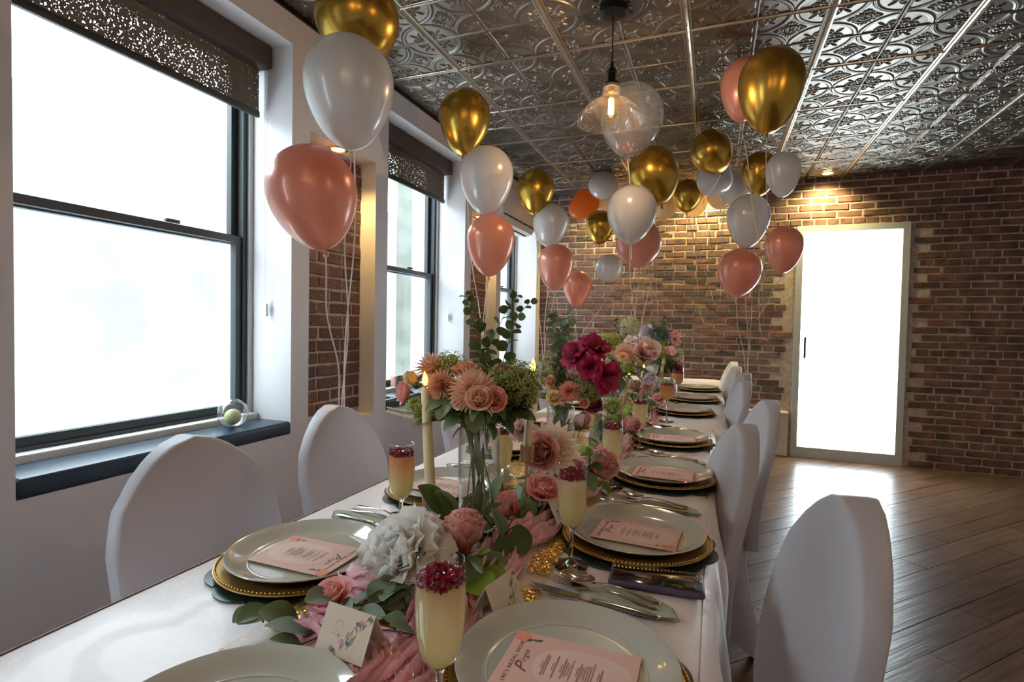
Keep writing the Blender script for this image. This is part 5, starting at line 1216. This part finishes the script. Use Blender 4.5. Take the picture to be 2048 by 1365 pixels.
filler(at_y(1318, 672, 3.65), .06, .05, .06, 190, 'leaf_grey', 'silvery foliage of the farthest bouquet', b4, .010, spiky=True, seed=17)
filler(at_y(1352, 708, 3.6), .045, .04, .05, 120, 'pale', 'airy cream sprig at the edge of the farthest bouquet', b4, .007, seed=19)
filler(at_y(1325, 730, 3.6), .07, .05, .05, 150, 'leaf', 'green foliage under the farthest bouquet', b4, .012, spiky=True, seed=18)
eucalyptus([b4, at_y(1322, 700, 3.7), at_y(1326, 660, 3.75), at_y(1328, 634, 3.75)], b4, 'silvery eucalyptus branch topping the farthest bouquet', 22, .032, .018, 'leaf_grey')
eucalyptus([b4, at_y(1310, 700, 3.7), at_y(1308, 668, 3.75), at_y(1306, 645, 3.75)], b4, 'thin silvery eucalyptus branch beside the white lily', 16, .03, .016, 'leaf_grey')
# ================================================================== flowers lying on the table
def T(px, py, z=TZ): return at_z(px, py, z)
def lay(nm, kind, px, py, Y, r, pm, lb, dv, leaves=2, leafm='leaf', base=None, stem=True):
    p = at_y(px, py, Y); d = (p - CAMP).dot(FW); R = r * d / 1072
    if p.z < TZ + .55 * R + .006: p = at_z(px, py, TZ + .55 * R + .006); d = (p - CAMP).dot(FW); R = r * d / 1072
    b = Vector(base) if base is not None else Vector((p.x, p.y + .01, TZ + .004))
    return flower(nm, kind, p, R, pm, lb, b, dv, leaves=leaves, leafm=leafm, stem=stem)
lay('garden_rose', 'rose', 668, 1208, .70, 37, 'pink', 'peach pink silk rose lying in front of the menu plate, nearest the viewer', (-.1, -.35, .9), 3, 'leaf_bright')
lay('peony', 'peony', 818, 1115, .80, 74, 'white', 'large ruffled white silk peony behind the nearest flute', (-.2, -.75, .6), 2, 'leaf')
lay('garden_rose', 'side_rose', 926, 1112, .84, 58, 'dusty', 'dusty coral silk rose tipped upright between the peony and the first vase', (-.02, .1, 1), 2, 'leaf_bright')
lay('garden_rose', 'rose', 1085, 990, 1.17, 31, 'pink', 'coral pink silk rose beside the second flute', (.25, -.35, .8), 2, 'leaf')
lay('garden_rose', 'side_rose', 1036, 1030, 1.10, 36, 'pink', 'pale coral silk rose half behind its eucalyptus leaf', (-.5, -.3, .6), 2, 'leaf')
lay('garden_rose', 'rose', 1089, 904, 1.24, 31, 'dusty', 'dusty rose in the short ribbed vase beside the second candle', (-.05, -.95, .25), 0, base=(B1[0], B1[1], TZ + .006))
lay('dahlia', 'dahlia', 1102, 898, 1.30, 46, 'cream', 'cream dahlia with scalloped petals behind the dusty rose', (.25, -.9, .25), 0, base=(B1[0], B1[1], TZ + .006))
lay('chrysanthemum', 'mum', 1046, 864, 1.28, 26, 'blush', 'blush chrysanthemum behind the second candle', (-.2, -.8, .5), 0, base=(B1[0], B1[1], TZ + .006))
lay('garden_rose', 'bud', 1079, 868, 1.32, 12, 'burgundy', 'small burgundy bud between the blush chrysanthemum and cream dahlia', (.2, -.5, .8), 0, base=(B1[0], B1[1], TZ + .006))
lay('garden_rose', 'rose', 1189, 811, 1.98, 16, 'burgundy', 'burgundy rose standing in the narrow necked bottle vase', (-.1, -.9, .35), 1, base=(B2[0], B2[1], TZ + .006))
lay('magnolia', 'bud', 1160, 858, 1.50, 24, 'mauve', 'mauve magnolia bud beside the second vase', (.3, -.3, .9), 0, base=(B3[0], B3[1], TZ + .006))
lay('garden_rose', 'side_rose', 1185, 945, 1.45, 40, 'pink', 'soft pink silk rose behind the second flute', (.5, -.3, .5), 2, 'leaf_bright')
lay('garden_rose', 'rose', 1150, 935, 1.46, 16, 'pink', 'small pink silk rose seen past the rim of the second flute', (0, -.5, .6), 1)
lay('garden_rose', 'side_rose', 1262, 865, 2.0, 22, 'pink', 'deep pink silk bloom behind the third flute', (.2, -.4, .7), 1)
lay('garden_rose', 'rose', 1208, 905, 1.7, 13, 'pink', 'pink silk bloom low behind the foot of the second flute', (.2, -.4, .7), 1)
lay('chrysanthemum', 'mum', 1295, 772, 2.75, 16, 'blush', 'dusky blush chrysanthemum in the middle of the table beyond the third vase', (-.1, -.8, .4), 0)
lay('garden_rose', 'side_rose', 1275, 782, 2.7, 16, 'mauve', 'mauve silk rose beside the dusky blush chrysanthemum', (-.2, -.5, .6), 0)
lay('garden_rose', 'rose', 1318, 800, 2.9, 10, 'pink', 'tiny pink silk rose at the foot of the nearer wine glass', (0, -.6, .6), 1)
filler(at_y(1225, 812, 2.0), .03, .03, .03, 110, 'lime', 'lime green berry sprig beside the burgundy rose', (at_y(1225, 812, 2.0).x, 2.0, TZ + .004), .006, seed=21)
# garland of eucalyptus leaves
def garland(path, label, n, L, mats, z0=.012, spread=.05, up=.5, seed=1, W=.42):
    r = random.Random(seed); P = [Vector((a, b, 0)) for a, b in path]; base = Vector((P[0].x, P[0].y, TZ + .003)); t = thing('eucalyptus_garland', label, 'greenery', base, group='eucalyptus garland')
    C = []
    for i in range(len(P) - 1):
        for k in range(8): f = k / 8; C.append(P[i].lerp(P[i + 1], f) + Vector((r.uniform(-.004, .004), r.uniform(-.004, .004), TZ + z0 + .008 * math.sin(i * 8 + k)))); 
    C = [c - base for c in C]; G().tube(C, .0016, 5).obj('vine', M['wire'], t)
    for k in range(n):
        c = C[int((k + .5) / n * len(C)) % len(C)] + Vector((r.uniform(-.5, .5) * spread, r.uniform(-.01, .01), r.uniform(0, .02)))
        a = r.uniform(0, 6.28); leaf(t, c, (math.cos(a), math.sin(a), r.uniform(.05, up)), r.uniform(-.6, .6), L * r.uniform(.75, 1.2), L * W, r.choice(mats))
    return t
garland([(-.62, .60), (-.56, .66), (-.50, .70), (-.44, .74), (-.40, .80), (-.42, .88), (-.46, .98)], 'nearest stretch of eucalyptus garland, by the peach pink rose and place card', 26, .05, ['leaf', 'leaf', 'leaf_grey', 'leaf_dark'], seed=2)
garland([(-.50, .96), (-.44, 1.02), (-.42, 1.10), (-.40, 1.2), (-.42, 1.32)], 'eucalyptus garland around the foot of the first vase', 24, .055, ['leaf', 'leaf', 'leaf_dark'], up=1.0, seed=3, spread=.11)
garland([(-.42, 1.35), (-.38, 1.5), (-.40, 1.66), (-.38, 1.85), (-.40, 2.1)], 'eucalyptus garland beside the second vase', 34, .055, ['leaf', 'leaf_dark', 'leaf_bright', 'leaf_grey'], up=.9, seed=4, spread=.13)
garland([(-.40, 2.1), (-.36, 2.4), (-.40, 2.7), (-.36, 3.0), (-.38, 3.3)], 'eucalyptus garland around the third vase', 44, .06, ['leaf', 'leaf_dark', 'leaf_bright'], up=.9, seed=5, spread=.16)
garland([(-.38, 3.3), (-.34, 3.7), (-.38, 4.1), (-.34, 4.6)], 'farthest stretch of eucalyptus garland', 40, .065, ['leaf', 'leaf_dark', 'leaf_grey'], up=.9, seed=6, spread=.16)
# hand-placed large garland leaves seen close up
def bigleaves(label, items, base, extra=None):
    t = thing('eucalyptus_sprig', label, 'greenery', base, group='large eucalyptus sprigs')
    B = Vector(base); g = G()
    for (x, y, Y, dx, dy, Lp, mm, roll) in items:
        p = at_y(x, y, Y)
        if p.z < TZ + .012: p = at_z(x, y, TZ + .018)
        d = (p - CAMP).dot(FW); L = Lp * d / 1072; dirv = (RT * dx + UP * -dy)
        leaf(t, p - B, dirv - FW * .15, roll, L, L * .36, mm); g.tube([p - B, (p - B) * .6 + Vector((0, 0, .004)), Vector((0, 0, .002))], .0011, 4)
    g.obj('stem', M['wire'], t); return t
bigleaves('sprig of long sage leaves leaning on the nearest candle holder', [(905, 1030, .95, -.9, -1.1, 75, 'leaf', .3), (890, 1055, .93, -.15, -1, 80, 'leaf', .9), (893, 1040, .93, -.7, -.9, 90, 'leaf_dark', -.4), (905, 1050, .92, 1, .7, 60, 'leaf_dark', .2)], tuple(T(893, 1062, TZ + .004)))
bigleaves('sprig of broad sage leaves at the foot of the first vase', [(1003, 1070, .93, -.35, -1, 60, 'leaf', .4), (1000, 1072, .92, .1, .9, 45, 'leaf_dark', .2), (950, 1010, 1.0, .3, -1, 50, 'leaf', .2), (985, 1000, 1.0, .5, -1, 55, 'leaf', .6), (1035, 1050, .97, .2, 1, 60, 'leaf_dark', .8), (1048, 1012, 1.0, .1, -1, 55, 'leaf', .9), (968, 1035, .97, .6, -.5, 50, 'leaf', -.5)], tuple(T(1000, 1080, TZ + .004)))
bigleaves('sprig of bright small leaves beneath the dusty coral rose', [(955, 1112, .83, .9, -.4, 30, 'leaf_bright', .2), (952, 1110, .83, .1, 1, 32, 'leaf_bright', -.2), (930, 1125, .80, .2, 1, 62, 'leaf', .3), (935, 1115, .81, .8, .8, 45, 'leaf', .1)], tuple(T(948, 1130, TZ + .004)))
bigleaves('sprig of sage leaves between the peony and the menu plate', [(735, 1165, .77, -.45, -1, 50, 'leaf_dark', .4), (778, 1200, .73, -.1, -1, 55, 'leaf', .8), (820, 1190, .75, -.3, .3, 48, 'leaf_dark', .2)], tuple(T(775, 1205, TZ + .004)))
bigleaves('sprig of pale sage leaves behind the place card with blue flowers', [(700, 1240, .66, 1, -.15, 75, 'leaf_grey', .2), (770, 1235, .66, .8, .1, 45, 'leaf', .2), (830, 1270, .63, -.3, -.2, 60, 'leaf', 0), (615, 1270, .64, -1, -.3, 85, 'leaf_grey', .1), (600, 1290, .60, -.9, -.25, 60, 'leaf', .1), (640, 1300, .585, 1, .5, 60, 'leaf', .2)], tuple(T(705, 1262, TZ + .004)))
bigleaves('sprig of bright green leaves against the pink rose by the second flute', [(1178, 915, 1.35, -.1, -1, 22, 'leaf_bright', .2), (1180, 925, 1.35, .9, -.5, 30, 'leaf_dark', .2), (1182, 930, 1.34, .8, .3, 28, 'leaf_dark', .5), (1175, 945, 1.33, .3, 1, 40, 'leaf', .5)], tuple(T(1178, 960, TZ + .004)))
for (pp, lb) in (([(600, 1240), (640, 1222), (628, 1215), (607, 1235), (617, 1262), (650, 1248), (672, 1235), (690, 1240)], 'dark green wire curling beside the peach pink rose'),
                 ([(805, 1195), (812, 1215), (806, 1240), (790, 1252)], 'dark curved wire stem under the peony'),
                 ([(940, 1085), (980, 1078), (1010, 1066), (1040, 1045)], 'dark wire stem between the dusty coral and coral pink roses')):
    P = [at_z(x, y, TZ + .022) for x, y in pp]; C = []
    for i in range(len(P) - 1):
        p0, p1, p2, p3 = P[max(i - 1, 0)], P[i], P[i + 1], P[min(i + 2, len(P) - 1)]
        for k in range(6): f = k / 6; C.append(.5 * ((2 * p1) + (-p0 + p2) * f + (2 * p0 - 5 * p1 + 4 * p2 - p3) * f * f + (-p0 + 3 * p1 - 3 * p2 + p3) * f ** 3))
    C.append(P[-1]); C = [Vector((C[0].x, C[0].y, TZ + .002))] + C + [Vector((C[-1].x, C[-1].y, TZ + .002))]
    tag(G().tube(C, .0013, 6).obj('wire_stem', M['wire']), lb, 'wire', 'dark flower wires')
# items on the sills
t = thing('sign_holder', 'small clear acrylic sign holder on the sill of the window behind the candle', 'sign holder', (XL - .05, 2.80, SILL - .004))
G().box((-.03, 0, 0), (.03, .09, .003)).obj('foot', M['vase_glass'], t, smooth=False)
G().add([(-.02, .0, .0), (-.02, .085, 0), (-.045, .085, .12), (-.045, .0, .12)], [(0, 1, 2, 3)]).obj('panel', M['vase_glass'], t, smooth=False)
M['ribbon_green'] = mat('green_ribbon', (.02, .22, .12), .4); M['box_pink'] = mat('pink_striped_box', (.85, .45, .42), .5)
t = thing('gift_box', 'small pink box wrapped with green ribbon on the sill behind the rose bud', 'box', (XW + .05, 3.23, SILL + .022))
G().rbox((-.02, -.06, 0), (.02, .06, .075), .003).obj('box', M['box_pink'], t)
G().rbox((-.0215, -.035, -.0005), (.0215, .03, .0765), .002).obj('ribbon', M['ribbon_green'], t)
M['moss'] = mat('pale_green_fruit', (.55, .58, .28), .5)
t = thing('glass_ornament', 'clear round glass ornament on the nearest window sill, cut by the photo edge', 'ornament', (XL - .11, 1.755, SILL - .004))
G().lathe([(.0001, .002), (.03, .004), (.055, .025), (.064, .06), (.055, .095), (.03, .118), (.022, .122)], 32).obj('globe', M['vase_glass'], t)
G().ball((0, 0, .045), .035, 14, 10).obj('filling', M['moss'], t)

# ================================================================== balloons
def balloon_mat(name, base, metal, rough, trans=0, coat=0, trans_col=None):
    m = mat(name, base, rough, metal, coat=coat)
    if trans:
        b = m.node_tree.nodes['Principled BSDF']; tr = nd(m, 'ShaderNodeBsdfTranslucent'); tr.inputs[0].default_value = (*(trans_col or base), 1)
        mx = nd(m, 'ShaderNodeMixShader'); mx.inputs[0].default_value = trans; lk(m, b.outputs[0], mx.inputs[1]); lk(m, tr.outputs[0], mx.inputs[2]); lk(m, mx.outputs[0], m.node_tree.nodes['Material Output'].inputs[0])
    return m
BMt = dict(gold=balloon_mat('chrome_gold_latex', (.52, .31, .05), .9, .27), white=balloon_mat('pearl_white_latex', (.80, .78, .77), .08, .27, .30, .6, (.85, .82, .78)),
           coral=balloon_mat('rose_gold_latex', (.88, .40, .29), .18, .30, .28, .5, (1, .48, .32)), orange=balloon_mat('glow_tinted_coral_latex', (.90, .30, .08), .05, .3, .6, .4, (1, .40, .05)),  # orange: a coral balloon with the downlight's glow put into its colour
           cream=balloon_mat('light_tinted_pearl_latex', (.80, .68, .50), .05, .3, .5, .4, (1, .80, .5)))  # cream: pale latex with the yellow of the wall lights painted in
BMt['clear'] = thin_glass('clear_latex', (.93, .92, .90), 1.4, film=.22, film_col=(.9, .88, .86))
M['ribbon'] = mat('blush_curling_ribbon', (.92, .84, .82), .35)
M['confetti'] = rand_tint(mat('pink_confetti', (.8, .3, .4), .5), [(.75, .15, .3), (.9, .55, .6), (.85, .35, .45)], dict(scale=60, lo=.8, hi=1.3))
def balloon(px, py, w, h, d, col, label, tilt=0, end=None, group=None, w_real=None, lean=0, ribbon=True, squash=1.0):
    """centre pixel, width and height in pixels, distance along the view; tilt turns the neck in the picture plane"""
    c = at_d(px, py, d); R = w / 2 * d / 1072; H = h * d / 1072; top = min(R * 1.02, H * .46); bot = H - top
    if abs(H / (2 * R) - 1) < .12: top = bot = H / 2
    grp = {'gold': 'gold balloons', 'white': 'white balloons', 'coral': 'rose gold balloons'}.get(col)
    t = thing('balloon', label, 'balloon', c, group=group or grp)
    ax = Matrix.Rotation(tilt, 4, FW) @ Matrix.Rotation(lean, 4, RT); M4 = ax
    prof = []; nb = 26; z0 = (bot - top) / 2
    for j in range(nb + 1):
        a = PI * j / nb * (.985); cz, s = math.cos(a), math.sin(a)
        if cz >= 0: prof.append((max(R * s, .0001), top * cz + z0))
        else: prof.append((max(R * s * (1 - .16 * (-cz) ** 1.5), .004), bot * cz + z0))
    g = G().lathe(prof[::-1], 40); g.xf(M4); g.obj('skin', BMt[col], t)
    zb = -bot + z0
    k = R / .14
    g = G().lathe([(.0045 * k, zb + .004), (.0045 * k, zb - .006 * k), (.007 * k, zb - .009 * k), (.004 * k, zb - .013 * k), (.0095 * k, zb - .020 * k), (.0085 * k, zb - .0205 * k)], 12); g.xf(M4); g.obj('knot', BMt[col], t)
    a = M4 @ Vector((0, 0, zb - .011 * k))
    if ribbon:
        if end is None: e = a + Vector((R_.uniform(-.03, .03), R_.uniform(-.03, .03), -R_.uniform(.35, .8)))
        else: e = Vector(end) - c
        pts = []; ph = R_.uniform(0, 6)
        for i in range(17):
            f = i / 16; p = a.lerp(e, f); am = .012 * math.sin(PI * f) if end is not None else .03 * f
            p += RT * am * math.sin(ph + f * 7) + FW * am * math.cos(ph + f * 5); pts.append(p)
        G().tube(pts, .0030, 5, flat=.5).obj('ribbon', M['ribbon'], t)
        # small curl by the knot
        G().tube([a + RT * (.006 + .006 * math.cos(q * .8)) * k + UP * (-.004 + .007 * math.sin(q * .8)) * k for q in range(9)], .0012, 5).obj('curl', M['ribbon'], t)
    if col == 'clear':
        g = G(); r = random.Random(4)
        for _ in range(90):
            q = r.random() ** .5 * R * .42; an = r.uniform(0, 6.28); zz = -bot + z0 + bot * (.10 + .25 * (q / R) ** 1.2) + r.uniform(0, .012)
            b = G(); b.add([(-.006, -.006, 0), (.006, -.006, 0), (.006, .006, 0), (-.006, .006, 0)], [(0, 1, 2, 3)]); b.xf(Matrix.Translation((q * math.cos(an), q * math.sin(an), zz)) @ Matrix.Rotation(r.uniform(-1, 1), 4, 'X') @ Matrix.Rotation(r.uniform(-1, 1), 4, 'Y')); g.add(b.v, b.f)
        g.xf(M4); stuffed(g.obj('confetti', M['confetti'], t, smooth=False))
    return t
# first bunch, tied down behind the nearer window-side chair
E1 = at_d(683, 826, 1.95)
balloon(715, 40, 164, 172, 1.95, 'gold', 'huge gold balloon cut by the top edge above the large white one', end=E1 + RT * .01)
balloon(699, 188, 175, 222, 1.78, 'white', 'largest white balloon, over the nearer brick niche', tilt=-.04, end=E1)
balloon(627, 397, 174, 210, 1.72, 'coral', 'largest rose gold balloon, hanging before the nearer brick niche', tilt=-.22, end=E1 - RT * .008)
# second bunch
E2 = at_d(966, 700, 2.95)
balloon(929, 245, 102, 131, 2.95, 'gold', 'gold balloon over the second window, top of its trio', tilt=.04, end=E2)
balloon(973, 362, 107, 137, 2.8, 'white', 'white balloon between gold and rose gold, before the second window reveal', tilt=.02, end=E2 + RT * .008)
balloon(981, 491, 95, 125, 2.85, 'coral', 'rose gold balloon lowest in the trio at the farther brick niche', tilt=.04, end=E2 - RT * .008)
# third bunch
E3 = at_d(1086, 730, 4.1)
balloon(1071, 384, 74, 91, 4.0, 'gold', 'gold balloon beside the air conditioner', tilt=.03, end=E3)
balloon(1101, 451, 72, 87, 4.05, 'white', 'white balloon just under the gold one by the air conditioner', tilt=.1, end=E3 + RT * .01)
balloon(1111, 535, 73, 93, 3.95, 'coral', 'rose gold balloon in front of the brick corner, below a white one', tilt=.02, end=E3 - RT * .01)
# single ones towards the back wall
balloon(1155, 578, 57, 73, 4.9, 'coral', 'small low rose gold balloon before the brick wall', tilt=.05, end=at_d(1156, 730, 4.9))
balloon(1206, 371, 60, 54, 4.95, 'white', 'small round white balloon against the ceiling above a cream one', tilt=.0, lean=1.2, ribbon=False)
balloon(1167, 411, 54, 66, 5.1, 'orange', 'coral balloon tinted bright orange to look lit from behind under the ceiling', tilt=.85, end=at_d(1143, 560, 5.1))
balloon(1212, 410, 60, 52, 5.2, 'cream', 'balloon tinted cream to look lit, under the small round white one', tilt=.3, ribbon=False)
balloon(1200, 455, 58, 68, 4.9, 'gold', 'small gold balloon before the upper bricks, below the cream one', tilt=.02, end=at_d(1192, 560, 4.9))
balloon(1218, 537, 58, 57, 4.8, 'white', 'small low white balloon between the rose gold ones', tilt=-.9, lean=.3, end=at_d(1152, 690, 4.8))
# centre bunch
E4 = at_d(1270, 745, 3.1)
balloon(1308, 353, 100, 118, 3.15, 'gold', 'large dark gold balloon in the centre, above the hanging white one', tilt=-.28, end=E4)
balloon(1263, 430, 98, 118, 2.95, 'white', 'large white balloon in the centre of the picture, in front of rose gold', tilt=.03, end=E4 + RT * .006)
balloon(1277, 487, 91, 98, 3.15, 'coral', 'rose gold balloon behind the central white one', tilt=-.05, end=E4 - RT * .006)
balloon(1262, 241, 126, 145, 2.95, 'clear', 'transparent balloon with pink confetti behind the pendant lamp', tilt=.06, end=at_d(1263, 520, 2.95))
# along the ceiling at the right
balloon(1424, 305, 80, 90, 3.75, 'gold', 'gold balloon touching the ceiling tiles, neck pointing at the smaller gold one', tilt=-.55, lean=.2, end=at_d(1371, 452, 4.6))
balloon(1428, 359, 72, 68, 4.2, 'white', 'white balloon right under the tilted gold one at the ceiling', tilt=.5, lean=.4, end=at_d(1426, 520, 4.3))
balloon(1468, 376, 66, 66, 4.5, 'white', 'white balloon second in the ceiling cluster, behind its neighbour', tilt=.4, lean=.4, end=at_d(1440, 605, 4.6))
balloon(1442, 396, 54, 46, 4.9, 'cream', 'balloon tinted cream to look lit, below the two white ceiling ones', ribbon=False)
balloon(1375, 392, 57, 66, 4.75, 'gold', 'small gold balloon in front of a glowing cream one', tilt=.02, end=at_d(1427, 602, 4.7))
balloon(1386, 406, 58, 56, 5.1, 'cream', 'balloon tinted cream to look lit, peeping out behind the small gold one', tilt=-.1, end=at_d(1396, 585, 5.1))
balloon(1328, 412, 54, 56, 5.2, 'cream', 'pale balloon tinted yellow to look lit, beside the large dark gold one', ribbon=False)
# bunch at the right edge
E5 = at_d(1494, 748, 3.55)
balloon(1520, 348, 68, 90, 3.75, 'gold', 'gold balloon near the photo edge above the white and rose gold pair', tilt=.03, end=E5)
balloon(1496, 443, 82, 107, 3.5, 'white', 'white balloon near the photo edge, over a rose gold one', tilt=.04, end=E5 + RT * .008)
balloon(1478, 546, 84, 98, 3.55, 'coral', 'rose gold balloon lowest near the photo edge', tilt=.12, end=E5 - RT * .008)
balloon(1490, 180, 96, 126, 2.75, 'coral', 'rose gold balloon at the ceiling behind the big cut-off gold one', tilt=.1, end=at_d(1530, 560, 3.0))
balloon(1541, 183, 124, 168, 2.4, 'gold', 'big gold balloon cut by the photo edge at the ceiling', tilt=.05, end=at_d(1526, 650, 3.0))
balloon(1566, 350, 66, 90, 3.3, 'white', 'white balloon barely entering at the photo edge', tilt=.0, end=at_d(1520, 560, 3.3))
balloon(1567, 500, 72, 94, 3.2, 'coral', 'rose gold balloon barely entering at the photo edge', tilt=.0, end=at_d(1515, 640, 3.3))
for (pp, d, lb) in (([(1293, 500), (1300, 560), (1318, 612)], 5.0, 'loose ribbon hanging before the bricks beside the central rose gold balloon'), ([(1311, 510), (1313, 560), (1315, 630)], 5.0, 'loose straight ribbon hanging before the bricks in the middle'),
                    ([(1401, 618), (1400, 628), (1407, 645)], 5.2, 'short loose ribbon end before the bricks'), ([(1520, 470), (1518, 600), (1522, 668), (1536, 682)], 3.3, 'loose ribbon curling at the photo edge')):
    P = [at_d(x, y, d) for x, y in pp]; C = []
    for i in range(len(P) - 1):
        p0, p1, p2, p3 = P[max(i - 1, 0)], P[i], P[i + 1], P[min(i + 2, len(P) - 1)]
        for k in range(5): f = k / 5; C.append(.5 * ((2 * p1) + (-p0 + p2) * f + (2 * p0 - 5 * p1 + 4 * p2 - p3) * f * f + (-p0 + 3 * p1 - 3 * p2 + p3) * f ** 3))
    tag(G().tube(C + [P[-1]], .0022, 5, flat=.5).obj('curling_ribbon', M['ribbon']), lb, 'ribbon', 'loose curling ribbons')
